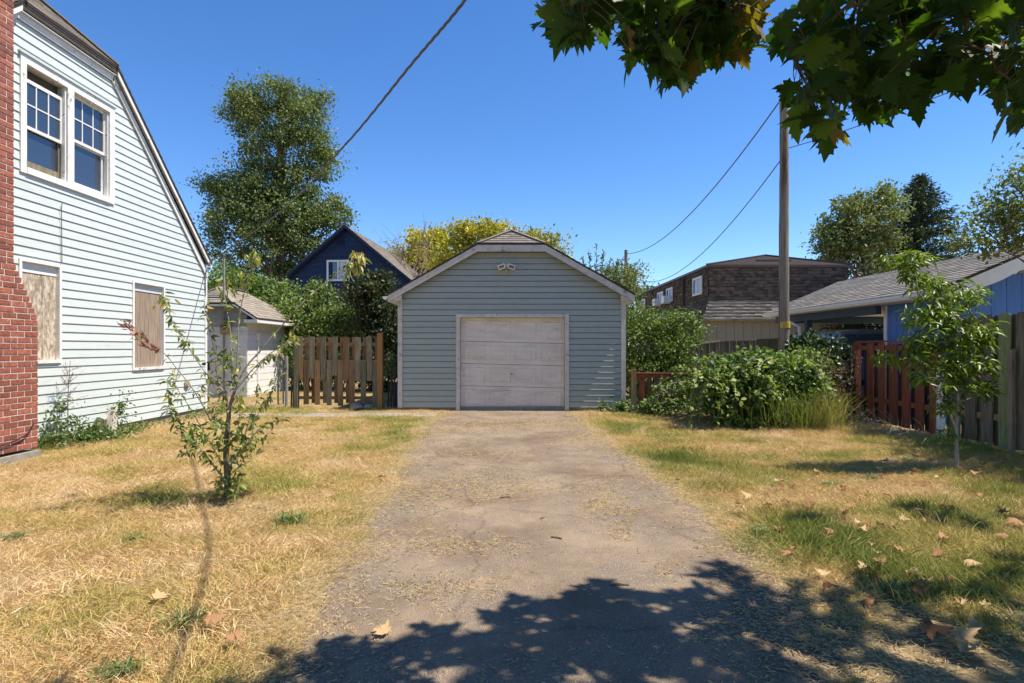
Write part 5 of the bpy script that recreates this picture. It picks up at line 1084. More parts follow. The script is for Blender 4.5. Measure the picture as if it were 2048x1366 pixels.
# ---------------------------------------------------------------- young plum tree on the left lawn
pz_ = 5.51
pl = thing('plum_tree', 'small sparse plum tree with long whippy shoots on the left lawn', 'tree', (GP(455, 1003)[0], pz_, 0))
def br(pts, zj=0.0): return [np.array(PX(x, y, pz_+(zj if not isinstance(zj, list) else zj[i]))) for i, (x, y) in enumerate(pts)]
BR = [ # (points, radii start, end, depth drift, leaf density)
 ([(455, 1003), (455, 960), (452, 900), (457, 840), (459, 815), (470, 780)], .040, .018, 0, .0),
 ([(453, 960), (440, 948), (420, 922), (395, 890), (373, 876)], .018, .006, -.25, 1.),
 ([(457, 945), (468, 915), (480, 908), (502, 876), (530, 850), (569, 838)], .018, .005, .15, 1.),
 ([(476, 915), (490, 870), (500, 835), (515, 800), (520, 770)], .010, .004, .3, 1.),
 ([(455, 880), (440, 850), (420, 800), (400, 770)], .009, .004, .3, .8),
 ([(470, 780), (490, 737), (520, 702), (550, 667), (590, 622), (630, 583), (660, 560), (700, 525), (720, 505)], .015, .004, .2, .45),
 ([(468, 785), (500, 745), (535, 711), (565, 692), (590, 671)], .010, .003, -.1, .7),
 ([(466, 780), (463, 740), (462, 700), (460, 656), (453, 610), (450, 560)], .010, .003, .05, .8),
 ([(466, 780), (474, 720), (478, 640), (490, 580), (506, 525), (511, 502)], .010, .003, -.1, .6),
 ([(458, 830), (451, 788), (428, 765), (407, 740), (380, 700), (352, 656), (338, 625), (328, 594)], .011, .003, -.2, 1.),
 ([(451, 788), (437, 770), (431, 720), (427, 693), (416, 650), (412, 620), (416, 598)], .009, .003, .1, .9),
 ([(430, 860), (405, 810), (380, 770), (352, 735), (330, 708), (300, 685), (275, 668), (252, 645)], .009, .003, -.4, .25),
 ([(446, 930), (400, 850), (370, 800), (350, 770), (345, 740)], .008, .003, -.3, .5),
 ([(440, 905), (385, 850), (345, 830), (338, 800), (335, 760)], .006, .003, -.5, .9),
 ([(458, 950), (480, 930), (500, 890), (510, 840), (540, 790), (556, 750)], .007, .003, -.3, .9),
 ([(459, 815), (475, 790), (530, 720), (560, 705), (600, 640)], .007, .003, .3, .5),
 ([(455, 900), (475, 860), (480, 820), (478, 790)], .007, .003, -.2, 1.),
 ([(450, 985), (440, 965), (430, 960)], .006, .003, 0, 1.), ([(456, 985), (475, 962), (482, 950)], .006, .003, 0, 1.5), ([(373, 876), (355, 850), (345, 820)], .005, .002, -.3, 1.2), ([(411, 917), (385, 900), (362, 905)], .005, .002, -.3, 1.), ([(470, 870), (440, 850), (425, 830)], .006, .003, .2, 1.4), ([(500, 878), (520, 880), (545, 860)], .005, .002, .2, 1.2),
]
lv = LV(); m0 = MB(); mb = MB(); bw = 0
for bi, (pts, ra, rb, drift, dens) in enumerate(BR):
    n = len(pts); P = br(pts, [drift*i/(n-1) for i in range(n)]); Pv = [Vector(p) for p in P]; K = 6*(n-1); cv = [np.array(cr(Pv, i/K)) for i in range(K+1)]
    ra, rb = (ra*.85, rb*.7) if bi == 0 else (ra*.62, rb*.7)
    (m0 if bi == 0 else mb).tube(cv, [ra+(rb-ra)*i/K for i in range(K+1)], 7)
    if dens > 0:
        Ltot = sum(np.linalg.norm(cv[i+1]-cv[i]) for i in range(K)); nl = int(Ltot*66*dens)
        f = rs.rand(nl)**.8*K; q = np.array([cv[min(int(x), K-1)]+(cv[min(int(x), K-1)+1]-cv[min(int(x), K-1)])*(x-int(x)) for x in f])
        q += rs.randn(nl, 3)*.012; D = unit(rs.randn(nl, 3)*np.array([1, 1, .5])+np.array([0, 0, -.35])); N = unit(rs.randn(nl, 3)*.5+np.array([0, 0, 1]))
        lv.add(leaves(q, D, N, .078*rs.uniform(.5, 1.25, nl), .33, T_LAN))
m0.build('trunk', M['bark'], pl, smooth=True); mb.build('branches', M['barkpale'], pl, smooth=True)
for (xq, yq, nq) in ((505, 512, 26), (716, 515, 34), (700, 535, 14), (745, 742 - 20, 0), (490, 560, 12), (330, 600, 16), (450, 570, 16), (583, 672, 14), (775-20, 716, 0)):
    if nq: q = np.array(PX(xq, yq, pz_+.1)); lv.add(leaves(q+rs.randn(nq, 3)*.035, unit(rs.randn(nq, 3)*.5+np.array([.15, 0, -1])), rs.randn(nq, 3), .10*rs.uniform(.7, 1.2, nq), .26, T_LAN, rs.uniform(.55, 1, nq)))
blb = [(PX(440, 860, pz_-.1), (.32, .3, .13), 20), (PX(460, 900, pz_), (.24, .25, .1), 12), (PX(465, 975, pz_), (.09, .1, .10), 12), (PX(452, 720, pz_), (.08, .1, .12), 5)]
crown(lv, blb, .065, .4, T_LAN, 10, .12); lv.build('foliage', M['lf_plum'], pl)
lv = LV(); 
for (cx2, cy2) in ((255, 650), (268, 662), (282, 676), (295, 690), (312, 700)):
    q = np.array(PX(cx2, cy2, pz_-.4)); n = 14; lv.add(leaves(q+rs.randn(n, 3)*.02, unit(rs.randn(n, 3)*.4+np.array([-1, 0, .75])), rs.randn(n, 3), .075, .14))
lv.build('dead_leaves', M['lf_dryred'], pl, label='shrivelled red dead leaves at the tip of the left shoot')
blades('tree_base_grass', 'dark green grass tuft at the foot of the plum tree', (GP(455, 1003)[0]-.02, pz_, 0), 90, (.10, .10), .16, (0, 0), 'lf_reed', .005, 0, .5)

# ---------------------------------------------------------------- young peach tree on the right
qz = 6.92
pe = thing('peach_tree', 'young peach tree with glossy drooping leaves before the right fence', 'tree', (GP(1912, 940)[0], qz, 0))
PB = [([(1912, 942), (1913, 900), (1912, 850)], .026, .020), ([(1912, 855), (1900, 828), (1885, 805), (1868, 775), (1853, 735), (1845, 690), (1840, 620), (1830, 560), (1818, 512)], .014, .004), ([(1912, 855), (1916, 810), (1916, 765), (1910, 715), (1900, 650), (1895, 600), (1900, 560)], .017, .004),
      ([(1868, 775), (1840, 745), (1805, 725), (1785, 712)], .006, .003), ([(1916, 805), (1945, 795), (1965, 790)], .006, .003), ([(1900, 650), (1930, 610), (1960, 580)], .007, .003), ([(1910, 700), (1950, 680), (1985, 665)], .007, .003), ([(1916, 760), (1950, 745), (1975, 735), (1990, 728)], .006, .003), ([(1853, 735), (1825, 700), (1815, 670)], .006, .003), ([(1845, 640), (1865, 590), (1868, 545)], .007, .003), ([(1895, 610), (1880, 560), (1870, 520)], .006, .003), ([(1912, 880), (1895, 870), (1885, 865)], .004, .002)]
m = MB(); t0 = MB(); lv = LV(); anchors = []
for i, (pts, ra, rb) in enumerate(PB):
    n = len(pts); dr_ = rs.uniform(-.25, .25) if i > 0 else 0; Pv = [Vector(PX(x, y, qz+dr_*j/(n-1))) for j, (x, y) in enumerate(pts)]; K = 5*(n-1); cv = [np.array(cr(Pv, j/K)) for j in range(K+1)]
    (t0 if i == 0 else m).tube(cv, [ra+(rb-ra)*j/K for j in range(K+1)], 7)
    if i: anchors += cv[len(cv)//3:]
REG = [(1835, 540, 34, 42, 42), (1820, 520, 22, 20, 14), (1860, 600, 50, 50, 70), (1925, 590, 45, 30, 34), (1955, 585, 20, 18, 12), (1870, 660, 55, 50, 80), (1925, 660, 40, 35, 40), (1975, 665, 24, 18, 20), (1870, 730, 55, 45, 74), (1925, 740, 38, 50, 52), (1830, 690, 22, 30, 18), (1960, 690, 26, 16, 14), (1965, 730, 28, 14, 18), (1975, 775, 22, 14, 18), (1775, 712, 22, 16, 16), (1895, 800, 26, 30, 22), (1890, 868, 14, 12, 8), (1780, 520, 20, 10, 8)]
for (x, y, rx, ry, ncl) in REG:
    k = qz/F; ncl = int(ncl*.72)
    for i in range(ncl):
        a = np.array(PX(x+rs.uniform(-1, 1)*rx*.85, y+rs.uniform(-1, 1)*ry*.85, qz+rs.uniform(-.3, .3)*min(1.2, rx/40)))
        n = 7; az = rs.rand(n)*6.28; out = rs.uniform(.35, .95, n)
        D = np.stack([np.cos(az)*out, np.sin(az)*out, np.full(n, .15)-rs.rand(n)*.7], 1); N = unit(np.stack([-np.cos(az)*.3, -np.sin(az)*.3, np.ones(n)], 1)+rs.randn(n, 3)*.3)
        lv.add(leaves(a+rs.randn(n, 3)*.03, D, N, .135*rs.uniform(.65, 1.15, n), .24, T_LAN, np.clip(rs.rand()*.6+rs.rand(n)*.4, 0, 1)))
        if i % 3 == 0:
            an = np.array(anchors); j = np.argmin(np.linalg.norm(an-a, axis=1)); m.tube([an[j], (an[j]+a)/2+np.array([0, 0, .02]), a], [.0035, .003, .002], 4, cap=False)
t0.build('trunk', M['barkpale'], pe, smooth=True); m.build('branches', M['barkpale'], pe, smooth=True); lv.build('foliage', M['lf_peach'], pe)

# ---------------------------------------------------------------- maple overhead: trunk out of frame to the right, low leafy boughs
mp_ = thing('maple_tree', 'big leaved maple whose low dark boughs hang into the top right of view', 'tree', (4.6, -1.6, 0))
def maple_poly():
    half = [(0, 0), (.10, -.02), (.20, -.14), (.24, -.02), (.40, .02), (.30, .16), (.47, .22), (.62, .42), (.44, .40), (.42, .50), (.30, .46), (.22, .52), (.30, .66), (.20, .68), (.22, .82), (.12, .80), (0, 1.05)]
    pts = half+[(-x, y) for x, y in half[-2:0:-1]]; return pts
mpp = maple_poly(); 
def leafmesh(seed, fold):
    R = random.Random(seed); V = [(0, .32, .0)]; sc = 1.0
    for (x, y) in mpp:
        x2 = x*(1+R.uniform(-.06, .06)); y2 = y*(1+R.uniform(-.06, .06)); V.append((x2, y2, fold*abs(x2)*.55-.25*max(0, y2-.3)**2*1.2+R.uniform(-.015, .015)))
    n = len(mpp); Fc = [(0, 1+i, 1+(i+1) % n) for i in range(n)]
    V = np.array(V, float); V[:, 1] += .0
    # leaf stalk as a thin sliver
    k = len(V); V = np.vstack([V, [(-.008, .02, 0), (.008, .02, 0), (.0, -.45, .10)]]); Fc.append((k, k+2, k+1))
    return V, np.array(Fc)
MLs = [leafmesh(i, f) for i, f in enumerate((.35, -.25, .6, .1, -.4, .3))]
mesh_l = []
for j, (V, Fc) in enumerate(MLs):
    for vv_ in (.15, .5, .8, .97):
        if vv_ == .97 and j > 2: continue
        mesh_l.append((npmesh('leaf', V, Fc, np.full(len(V), vv_)), vv_))
for me, _ in mesh_l: me.materials.append(M['maple'])
polys = [  # where leaves hang into view (photo pixels)
 [(1068, -40), (1205, -40), (1200, 30), (1160, 65), (1120, 62), (1085, 50)], [(1195, -40), (1225, -40), (1210, 8)],
 [(1235, -40), (1540, -40), (1530, 30), (1500, 55), (1480, 110), (1400, 100), (1360, 150), (1310, 130), (1262, 105), (1245, 60)],
 [(1540, -40), (2120, -40), (2120, 240), (2035, 225), (1985, 185), (1985, 110), (1940, 60), (1930, 130), (1870, 165), (1820, 195), (1750, 200), (1715, 255), (1650, 255), (1590, 215), (1575, 130), (1560, 90), (1545, 40)],
 [(1870, 100), (1960, 70), (1970, 130), (1900, 150)], [(2060, 280), (2100, 260), (2100, 330)]]
def inpoly(x, y, P):
    c = False; n = len(P)
    for i in range(n):
        x1, y1 = P[i]; x2, y2 = P[(i+1) % n]
        if (y1 > y) != (y2 > y) and x < (x2-x1)*(y-y1)/(y2-y1)+x1: c = not c
    return c
bx_ = [-3.2, -1.6, -1.1, -.9, -.45, -.1, .25, .55, .8, 1.05, 1.35, 1.6, 1.9, 2.3, 2.8, 3.6, 6]; by_ = [2.3, 2.35, 2.62, 2.86, 3.02, 3.15, 3.42, 3.50, 3.42, 3.55, 3.95, 3.62, 3.55, 3.6, 3.7, 4.0, 4.3]
def shadow_ok(x, y, z):
    sx = x-z*SUNV.x/SUNV.z; sy = y-z*SUNV.y/SUNV.z
    lim = np.interp(sx, bx_, by_)+(noise2(np.array([sx]), np.array([sy]), .18, 21)[0]-.5)*.30
    return sy < lim, sx, sy
n_vis = 0; V_all = LV(); k_ = 0; leafpts = []
cand = []
tries = 0
while len(cand) < 640 and tries < 200000:
    tries += 1; P = polys[rnd.choices(range(6), (13, 3, 40, 54, 4, 2))[0]]
    xs2 = [a for a, b in P]; ys2 = [b for a, b in P]; x = rnd.uniform(min(xs2), max(xs2)); y = rnd.uniform(min(ys2), max(ys2))
    if not inpoly(x, y, P): continue
    Z = rnd.uniform(2.5, 3.45) if x > 1500 else rnd.uniform(2.0, 2.9); p = PX(x, y, Z); ok, sx, sy = shadow_ok(*p)
    if not ok: continue
    cand.append((p, rnd.uniform(.10, .175) if x > 1500 else rnd.uniform(.085, .135), y))
def leafrot(hang=1.0):
    # leaf blade y axis (stalk to tip) mostly pointing down and outward
    az = rnd.uniform(0, 6.283); el = rnd.uniform(-1.35, -.35) if rnd.random() < .8 else rnd.uniform(-.35, .3)
    d = Vector((math.cos(az)*math.cos(el), math.sin(az)*math.cos(el), math.sin(el))); nrm = Vector((rnd.gauss(0, .45), rnd.gauss(0, .45)-.1, 1)); s = d.cross(nrm).normalized(); nn = s.cross(d)
    return Matrix((s, d, nn)).transposed()
cand.sort(key=lambda c: -c[1]/c[0][1]); base_ = np.array(wloc(mp_)); lvs = LV()
for i, (p, sz, y) in enumerate(cand):
    R = leafrot(); w = rnd.random(); vb_ = .15 if w < .45 else .5 if w < .82 else .8 if w < .96 else .97
    if 1480 < 1024+p[0]/p[1]*F < 1530 and y < 60: vb_ = .97
    opts = [q for q in mesh_l if q[1] == vb_]; me, _ = rnd.choice(opts)
    if i < 295:
        o = bpy.data.objects.new('leaf', me); COL.objects.link(o); o.parent = mp_; o.matrix_local = Matrix.Translation(Vector(p)-wloc(mp_)) @ R.to_4x4() @ Matrix.Scale(sz, 4)
    else:
        V, Fc = MLs[rnd.randrange(6)]; V2 = (np.array(R) @ (V*sz).T).T+np.array(p); lvs.add((V2, Fc, np.full(len(V), vb_)))
    leafpts.append(np.array(p))
# the rest of the crown, above and beside the frame
def inframe(x, y, z):
    if y < .3: return False
    px = 1024+x/y*F; py = HY-(z-H)/y*F; return -60 < px < 2110 and py > -45
sun_holes = [(3.5, 5.3, .5), (2.6, 3.55, .25), (3.2, 3.3, .3), (4.4, 4.2, .5), (2.3, 4.6, .6), (3.4, 4.6, .35), (4.9, 5.6, .9), (2.2, 3.0, .12)]
extra = 0; tries = 0
while extra < 8200 and tries < 400000:
    tries += 1
    x = rnd.uniform(-2.2, 8.6); y = rnd.uniform(-4.5, 5.8); z = rnd.uniform(3.0, 7.5)
    if ((x-4.0)/5.4)**2+((y+.2)/5.6)**2+((z-4.2)/3.6)**2 > 1: continue
    if inframe(x, y, z): continue
    # clumped density
    if noise2(np.array([x*1.3+z*.6]), np.array([y*1.3+z*.45]), .8, 33)[0] < .30: continue
    sx = x-z*SUNV.x/SUNV.z; sy = y-z*SUNV.y/SUNV.z
    lim = float(np.interp(sx, bx_, by_))+(noise2(np.array([sx]), np.array([sy]), .18, 21)[0]-.5)*.30
    if sy > lim:
        pat = (2.2 < sx < 4.3 and 4.55 < sy < 5.35 and noise2(np.array([sx]), np.array([sy]), .5, 8)[0] > .48)
        if not pat: continue
    elif sx > 2.0 and any((sx-a)**2+(sy-b)**2 < (c*.8)**2 for a, b, c in sun_holes): continue
    R = leafrot(); V, Fc = MLs[rnd.randrange(6)]; sz = rnd.uniform(.13, .22); V2 = (np.array(R) @ (V*sz).T).T+np.array([x, y, z]); lvs.add((V2, Fc, np.full(len(V), rnd.choice((.15, .5, .8)))))
    if extra % 14 == 0: leafpts.append(np.array([x, y, z]))
    extra += 1
lvs.build('foliage', M['maple'], mp_, kind='stuff')
m = MB(); tr = [np.array([4.6, -1.6, z]) for z in (-.1, .6, 1.5, 2.6, 3.6, 5.0, 6.6)]
m.tube(tr, [.36, .30, .27, .24, .20, .12, .04], 14); m.build('trunk', M['bark'], mp_, smooth=True)
m = MB(); mains = []
for (ex, ey, ez) in ((1.0, 2.5, 3.2), (1.7, 3.0, 3.3), (2.4, 3.1, 3.2), (.8, 1.6, 4.4), (3.8, 3.2, 5.2), (6.5, 3.5, 5.2), (6.8, -2.5, 5.4), (2.5, -3.5, 5.2), (4.8, 1.8, 6.4), (0.0, -.5, 5.0)):
    a = np.array([4.6, -1.6, rs.uniform(2.4, 3.8)]); e = np.array([ex, ey, ez]); md = (a+e)/2+np.array([0, 0, .55]); cv = [a*(1-s_)**2+2*md*s_*(1-s_)+e*s_**2 for s_ in np.linspace(0, 1, 12)]
    m.tube(cv, [.075*(1-.85*j/11) for j in range(12)], 7); mains += cv[3:]
mains = np.array(mains)
LP = np.array(leafpts); hubs = LP[rs.permutation(len(LP))[:110]]+np.array([0, 0, .10])
hubs = hubs[np.array([np.linalg.norm(mains-h_, axis=1).min() < 2.4 for h_ in hubs])]
net = list(mains)
for h_ in hubs[np.argsort([np.linalg.norm(mains-h_, axis=1).min() for h_ in hubs])]:
    na_ = np.array(net); a = na_[np.argmin(np.linalg.norm(na_-h_, axis=1))]; L_ = np.linalg.norm(h_-a)
    P = [a+(h_-a)*f+np.array([0, 0, .10*L_*math.sin(f*3.14)])+rs.randn(3)*.02*L_*(0 < f < 1) for f in np.linspace(0, 1, 5)]; m.tube(P, [.010, .008, .0065, .005, .004], 5, cap=False); net += P[1:]
net = np.array(net)
for q in leafpts:
    a = net[np.argmin(np.linalg.norm(net-q, axis=1))]
    if np.linalg.norm(a-q) < .45: m.tube([a, (a+q)/2+np.array([0, 0, .03])+rs.randn(3)*.012, q], [.003, .002, .0015], 4, cap=False)
m.build('branches', M['bark'], mp_)
#==LAWN==
# ================================================================ lawn (stuff): tufts instanced on points
def tuft(seed, n, R_, h, lean, w):
    r = np.random.RandomState(seed); lv = LV(); P = np.zeros((n, 3)); P[:, :2] = r.randn(n, 2)*R_*.5
    az = r.randn(n)*1.15; le = lean*r.uniform(.4, 1.5, n); D = np.stack([np.cos(az)*le, np.sin(az)*le, np.ones(n)], 1); D = unit(D)
    Lh = h*r.uniform(.5, 1.2, n); Sd = unit(np.cross(D, r.randn(n, 3))); N = np.cross(D, Sd)
    V = np.zeros((n, 5, 3)); b = np.stack([np.cos(az), np.sin(az), np.zeros(n)], 1)
    V[:, 0] = P-Sd*w; V[:, 1] = P+Sd*w; mid = P+D*Lh[:, None]*.55; V[:, 2] = mid-Sd*w*.8; V[:, 3] = mid+Sd*w*.8
    V[:, 4] = P+D*Lh[:, None]*.98+b*Lh[:, None]*.14-np.array([0, 0, .08])*Lh[:, None]
    f = np.array([(0, 1, 3), (0, 3, 2), (2, 3, 4)]); Fc = (f[None]+(np.arange(n)*5)[:, None, None]).reshape(-1, 3)
    return npmesh('grass_tuft', V.reshape(-1, 3), Fc, np.repeat(r.rand(n), 5))
TC = bpy.data.collections.new('grass_tufts')
for i in range(6):
    me = tuft(i, 72, .16, .056 if i < 4 else .074, (1.1, 1.5, 2.3, 1.8, .8, .6)[i], .0014); me.materials.append(M['grass']); o = bpy.data.objects.new('tuft_%d' % i, me); TC.objects.link(o)
def scatter(name, x0, x1, y0, y1, dens, seed):
    r = np.random.RandomState(seed); n = int((x1-x0)*(y1-y0)*dens); x = r.uniform(x0, x1, n); y = r.uniform(y0, y1, n)
    vis = (np.abs(x) < y*1.0+1.4); x, y = x[vis], y[vis]
    return x, y, r
parts = []
for (x0, x1, y0, y1, d, sd) in ((-6.75, -.9, 1.9, 5.2, 300, 1), (1.3, 6.8, 1.9, 5.2, 300, 2), (-6.75, -.9, 5.2, 9, 190, 3), (1.2, 6.9, 5.2, 9, 190, 4), (-6.75, -1.1, 9, 13.7, 110, 5), (1.2, 6.9, 9, 13.2, 110, 6), (-9, -2.4, 13.7, 20, 22, 7), (2.7, 9.5, 13.2, 16, 22, 8), (-1.6, 1.6, 13.1, 13.5, 60, 9), (-7.4, -6.7, 13.0, 14.5, 60, 12)):
    parts.append(scatter('g', x0, x1, y0, y1, d, sd)[:2])
gx = np.concatenate([p[0] for p in parts]); gy = np.concatenate([p[1] for p in parts])
dd_ = drive_dist(gx, gy); edge = .02+(noise2(gx, gy, .25, 40)-.5)*.35
thin = noise2(gx, gy, .35, 41)
keep = (dd_ < edge) | (gy > 13.05)
# thin straw margins along the driveway, walls clear
keep &= ~((dd_ > -.12-.30*thin) & (rs.rand(len(gx)) < .5) & (gy < 13))
keep &= ~((gx > -6.25) & (gx < -1.6) & (gy > 12.1) & (gy < 12.9) & (rs.rand(len(gx)) < .8))
keep &= ~((gx < -6.2) & (gy < 7.9)); keep &= ~((noise2(gx, gy, .28, 66) < .20) & (rs.rand(len(gx)) < .7))
keep &= ~((gx > -2.7) & (gx < 2.7) & (gy > 13.42)); keep &= ~((gx > 1.5) & (gx < 2.9) & (gy < 3.4) & (thin > .35))
gx, gy = gx[keep], gy[keep]; n = len(gx)
blobs_g = [(800, 870, 110, 28, .55), (560, 960, 150, 40, .34), (330, 1000, 120, 26, .40), (560, 1045, 50, 12, .5), (1250, 860, 60, 20, .45), (1330, 920, 110, 34, .55), (1450, 960, 120, 40, .40), (1560, 1080, 140, 45, .40), (1800, 1100, 250, 70, .42), (1900, 1250, 220, 120, .5), (1850, 1020, 200, 25, .30), (1900, 900, 250, 35, .35), (120, 1300, 160, 60, .18), (370, 1250, 60, 25, .35), (700, 1010, 60, 30, .25), (230, 960, 60, 16, .2), (560, 820, 120, 10, .4), (640, 835, 120, 8, .3)]
gg = (noise2(gx, gy, .6, 50)-.5)*.8+(noise2(gx, gy, .22, 51)-.5)*.75+(noise2(gx, gy, .09, 55)-.5)*.35; gg = gg*.85+.19
ppx = 1024+gx/gy*F; ppy = HY+H/gy*F
for (bx2, by2, rx2, ry2, am) in blobs_g: gg += am*np.exp(-((ppx-bx2)/rx2)**2-((ppy-by2)/ry2)**2)*(.1+1.8*noise2(gx, gy, .16, 52))
gg = np.clip(gg+rs.randn(n)*.10+np.where(gx > 1.2, .07, 0), 0, 1.15)
gz = np.zeros(n)
V = np.stack([gx, gy, gz+.003], 1); me = bpy.data.meshes.new('grass'); me.vertices.add(n); me.vertices.foreach_set('co', V.astype(np.float32).ravel())
sc_ = (.35+.75*noise2(gx, gy, .45, 60)+.55*noise2(gx, gy, .13, 64)+.3*np.clip(gg, 0, 1))*rs.uniform(.75, 1.2, n)*np.clip(.55+.6*(-drive_dist(gx, gy))/.5, .5, 1)
for nm, ty, data in (('rot', 'FLOAT_VECTOR', np.stack([(noise2(gx, gy, .4, 61)-.5)*.5, (noise2(gx, gy, .4, 62)-.5)*.5, noise2(gx, gy, .4, 63)*9+rs.randn(n)*1.2], 1)), ('scl', 'FLOAT', sc_), ('g', 'FLOAT', gg)):
    a = me.attributes.new(nm, ty, 'POINT'); a.data.foreach_set('vector' if ty == 'FLOAT_VECTOR' else 'value', data.astype(np.float32).ravel())
a = me.attributes.new('idx', 'INT', 'POINT'); a.data.foreach_set('value', np.where(gg > .62, rs.randint(2, 6, n), rs.randint(0, 4, n)).astype(np.int32))
go = link('grass', me, None, None, 'stuff'); go['label'] = 'sun dried lawn of tan and green grass on both sides of the driveway'; go['category'] = 'grass'
ng = bpy.data.node_groups.new('scatter_grass', 'GeometryNodeTree'); ng.interface.new_socket('Geometry', in_out='INPUT', socket_type='NodeSocketGeometry'); ng.interface.new_socket('Geometry', in_out='OUTPUT', socket_type='NodeSocketGeometry')
N_ = ng.nodes; gi = N_.new('NodeGroupInput'); go_ = N_.new('NodeGroupOutput'); iop = N_.new('GeometryNodeInstanceOnPoints'); ci = N_.new('GeometryNodeCollectionInfo')
ci.inputs['Collection'].default_value = TC; ci.inputs['Separate Children'].default_value = True; ci.inputs['Reset Children'].default_value = True
def na(nm, ty):
    q = N_.new('GeometryNodeInputNamedAttribute'); q.data_type = ty; q.inputs['Name'].default_value = nm; return [s for s in q.outputs if s.enabled and s.name == 'Attribute'][0]
Lk = ng.links; Lk.new(gi.outputs[0], iop.inputs['Points']); Lk.new(ci.outputs[0], iop.inputs['Instance']); iop.inputs['Pick Instance'].default_value = True
Lk.new(na('idx', 'INT'), iop.inputs['Instance Index']); Lk.new(na('rot', 'FLOAT_VECTOR'), iop.inputs['Rotation']); Lk.new(na('scl', 'FLOAT'), iop.inputs['Scale']); Lk.new(iop.outputs[0], go_.inputs[0])
md = go.modifiers.new('scatter', 'NODES'); md.node_group = ng

# ---------------------------------------------------------------- straw and clippings on the driveway (stuff)
n = 170000; sx = rs.uniform(-1.9, 3.2, n); sy = 2.1+rs.rand(n)**1.25*11.1; dv = drive_dist(sx, sy); spx = 1024+sx/sy*F; spy = HY+H/sy*F
pr = .015+1.2*np.exp(-np.abs(dv+.06)/.17)+.55*np.clip(noise2(sx, sy, .6, 70)-.62, 0, 1)*4*(noise2(sx, sy, .12, 71))
for (a, b, c, d, w_) in ((950, 1095, 85, 14, .9), (880, 1180, 90, 22, .8), (900, 985, 90, 22, .6), (860, 1215, 35, 14, .6), (1215, 1010, 50, 30, .8), (1240, 1060, 25, 22, .7), (1330, 1140, 20, 16, .5), (1190, 880, 60, 14, .7), (1110, 850, 90, 8, .5), (930, 855, 80, 8, .5), (960, 910, 60, 12, .35), (840, 1090, 90, 6, .4), (1500, 1110, 80, 20, .7), (1620, 1200, 130, 50, .9), (1750, 1290, 150, 70, 1.3), (1850, 1330, 150, 60, 1.2)): pr += 1.5*w_*np.exp(-((spx-a)/c)**2-((spy-b)/d)**2)*(np.clip(noise2(sx, sy, .07, 72)-.3, 0, 1)*4)
k = (rs.rand(n) < pr*.85) & (dv > np.where((spy > 1130) & (sx > 1), -1.3, -.35)); sx, sy = sx[k], sy[k]; n = len(sx)
P = np.stack([sx, sy, .0135+rs.rand(n)*.004], 1); az = rs.rand(n)*6.28; D = np.stack([np.cos(az), np.sin(az), np.abs(rs.randn(n))*.05], 1); lv = LV(); L = rs.uniform(.02, .06, n)
lv.add(leaves(P, D, unit(rs.randn(n, 3)*.3+np.array([0, 0, 1])), L, .0028/L, T_DIA)); o = lv.build('straw', M['straw'], None, 'stuff'); o['label'] = 'scattered dry grass clippings over the driveway and its edges'; o['category'] = 'grass clippings'
# small gravel specks on the asphalt
n = 1500; sx = rs.uniform(-1.4, 1.7, n); sy = 2.2+rs.rand(n)**1.4*9; k = drive_dist(sx, sy) > 0; sx, sy = sx[k], sy[k]; m = MB()
for x, y in zip(sx, sy):
    r_ = rs.uniform(.002, .006); m.add([(x-r_, y-r_, .012), (x+r_, y-r_*.6, .012), (x+r_*.5, y+r_, .012), (x-r_*.8, y+r_*.7, .012), (x, y, .012+r_)], [(0, 1, 4), (1, 2, 4), (2, 3, 4), (3, 0, 4)], rs.rand())
o = m.build('gravel', M['rubble'], None, 'stuff'); o['label'] = 'fine loose gravel specks on the asphalt'; o['category'] = 'gravel'

# ---------------------------------------------------------------- fallen leaves
dl_mesh = []
for j in range(6):
    V, Fc = leafmesh(40+j, (1.3, -1.1, 1.5, .9, -1.4, 1.2)[j]); V = V.copy(); V[:, 2] += .35*(V[:, 1]-.3)**2+np.random.RandomState(j).randn(len(V))*.05; V[:, 1] -= .3; V[:, 2] -= V[:, 2].min()
    for vv_ in (.15, .45, .8): me = npmesh('fallen_leaf', V, Fc, np.full(len(V), vv_)); me.materials.append(M['dryleaf']); dl_mesh.append(me)
def fallen(x, y, sz, lab, grp=None, me=None):
    g_ = GP(x, y); o = shared(me or rnd.choice(dl_mesh), 'fallen_leaf', (g_[0], g_[1], .02+(.03 if abs(drive_dist(g_[0], g_[1])) < 5 and drive_dist(g_[0], g_[1]) < 0 else 0)), rot=(rnd.uniform(-.25, .25), rnd.uniform(-.25, .25), rnd.uniform(0, 6.28)), scale=(sz*.8,)*3); tag(o, lab, 'leaf', grp)
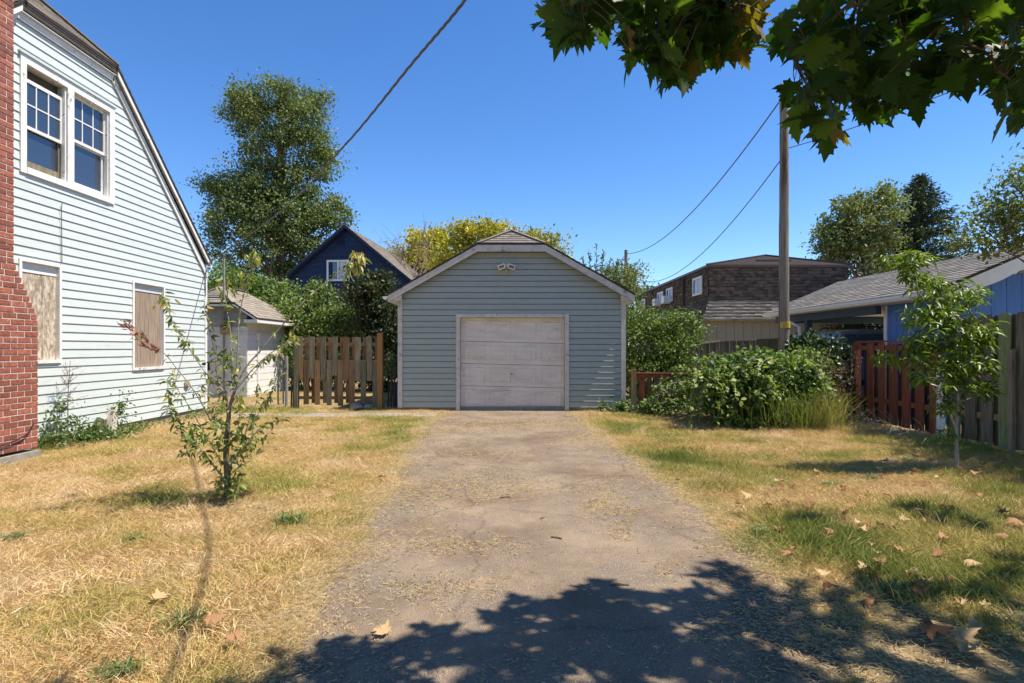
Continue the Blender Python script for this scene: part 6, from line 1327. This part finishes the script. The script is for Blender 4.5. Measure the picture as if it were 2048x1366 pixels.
for (x, y, s, lab, mi) in ((1925, 1298, .17, 'largest pale tan curled leaf on the shaded grass at the lower right', 2), (1868, 1290, .15, 'dark brown curled leaf just left of the largest pale leaf', 0), (1840, 1192, .12, 'pinkish dry leaf in the shaded straw beside the driveway edge', 1), (2030, 1063, .16, 'reddish pale crumpled leaf at the right edge of the lawn', 1),
                           (765, 1274, .12, 'yellow green leaf lying alone on the asphalt at the shadow edge', 2), (320, 1215, .12, 'yellow dry leaf on the tan left lawn', 2), (423, 1268, .13, 'pale brown leaf on the left lawn below the yellow leaf', 1), (468, 1302, .11, 'orange brown leaf nearest the bottom edge of the left lawn', 1), (763, 965, .09, 'orange leaf near the left driveway edge beyond the plum tree', 1), (445, 1010, .11, 'reddish leaf lying at the foot of the plum tree', 0), (551, 908, .06, 'small red brown leaf on the lawn right of the plum tree', 0), (665, 920, .06, 'small pale leaf alone in the middle of the left lawn', 2), (1356, 970, .08, 'orange leaf in the grass close to the right driveway edge', 1), (1660, 1080, .10, 'tan leaf among the weeds on the right lawn middle', 1)):
    fallen(x, y, s, lab, None, dl_mesh[rnd.randrange(6)*3+mi])
cnt = 0
while cnt < 80:
    x = rnd.gauss(1720, 190); y = rnd.choice((rnd.gauss(960, 22), rnd.gauss(1010, 25), rnd.gauss(1060, 40), rnd.gauss(1180, 60)))
    if not (1330 < x < 2045 and 905 < y < 1350): continue
    g_ = GP(x, y)
    if drive_dist(g_[0], g_[1]) > -.1: continue
    fallen(x, y, rnd.uniform(.06, .12), 'small dry brown maple leaf lying in the grass right of the driveway', 'fallen maple leaves on the right lawn'); cnt += 1
# green weed rosettes on the lawn
wl_ = [(575, 1047, .16, 'bright green weed patch on the lawn right of the plum tree foot'), (370, 1255, .13, 'grey green weed rosette low on the left lawn'), (268, 1085, .08, 'small green weed in the tan grass left of the plum tree'), (30, 1082, .10, 'flat grey green weed at the left edge of the lawn'), (240, 1355, .12, 'dark green dandelion leaves at the bottom of the left lawn'), (1640, 1050, .13, 'broad leaved weed with a leaf caught in it on the right lawn'), (1520, 1070, .11, 'green weed clump near the right driveway edge'), (1790, 1190, .14, 'dark green weed at the border of shade and straw'), (1745, 960, .10, 'pale green weed left of the peach tree foot'), (1660, 975, .11, 'leafy weed halfway between peach tree and driveway'), (1820, 925, .12, 'twiggy green weed just left of the peach tree')]
for (x, y, r_, lab) in wl_:
    g_ = GP(x, y); t = thing('lawn_weed', lab, 'weed', g_); lv = LV(); n = 130; az = rs.rand(n)*6.28; D = np.stack([np.cos(az), np.sin(az), rs.uniform(.2, 1.6, n)], 1)
    lv.add(leaves(np.array(g_)+rs.randn(n, 3)*np.array([r_*.35, r_*.35, 0])+np.array([0, 0, .02]), D, np.tile([0, 0, 1.], (n, 1))+rs.randn(n, 3)*.2, r_*rs.uniform(.35, .8, n), .10, T_BLD)); lv.build('foliage', M['lf_weed'], t)
# sticks on the asphalt
for (x, y, L_, a_, lab) in ((1010, 998, .10, .3, 'short dark stick in the middle of the driveway'), (1113, 1080, .09, -.5, 'small dark twig on the driveway right of centre'), (1238, 1175, .12, 0, 'thin straight twig lying just above the shadow edge'), (1503, 1107, .06, .2, 'small black scrap at the right edge of the driveway'), (1085, 1040, .05, .9, 'tiny bark chip on the driveway above the twig')):
    g_ = GP(x, y); tag(MB().tube([(g_[0]-L_/2*math.cos(a_), g_[1]-L_/2*math.sin(a_), .018), (g_[0], g_[1], .022), (g_[0]+L_/2*math.cos(a_), g_[1]+L_/2*math.sin(a_), .018)], .006, 5).build('stick', M['bark']), lab, 'stick')
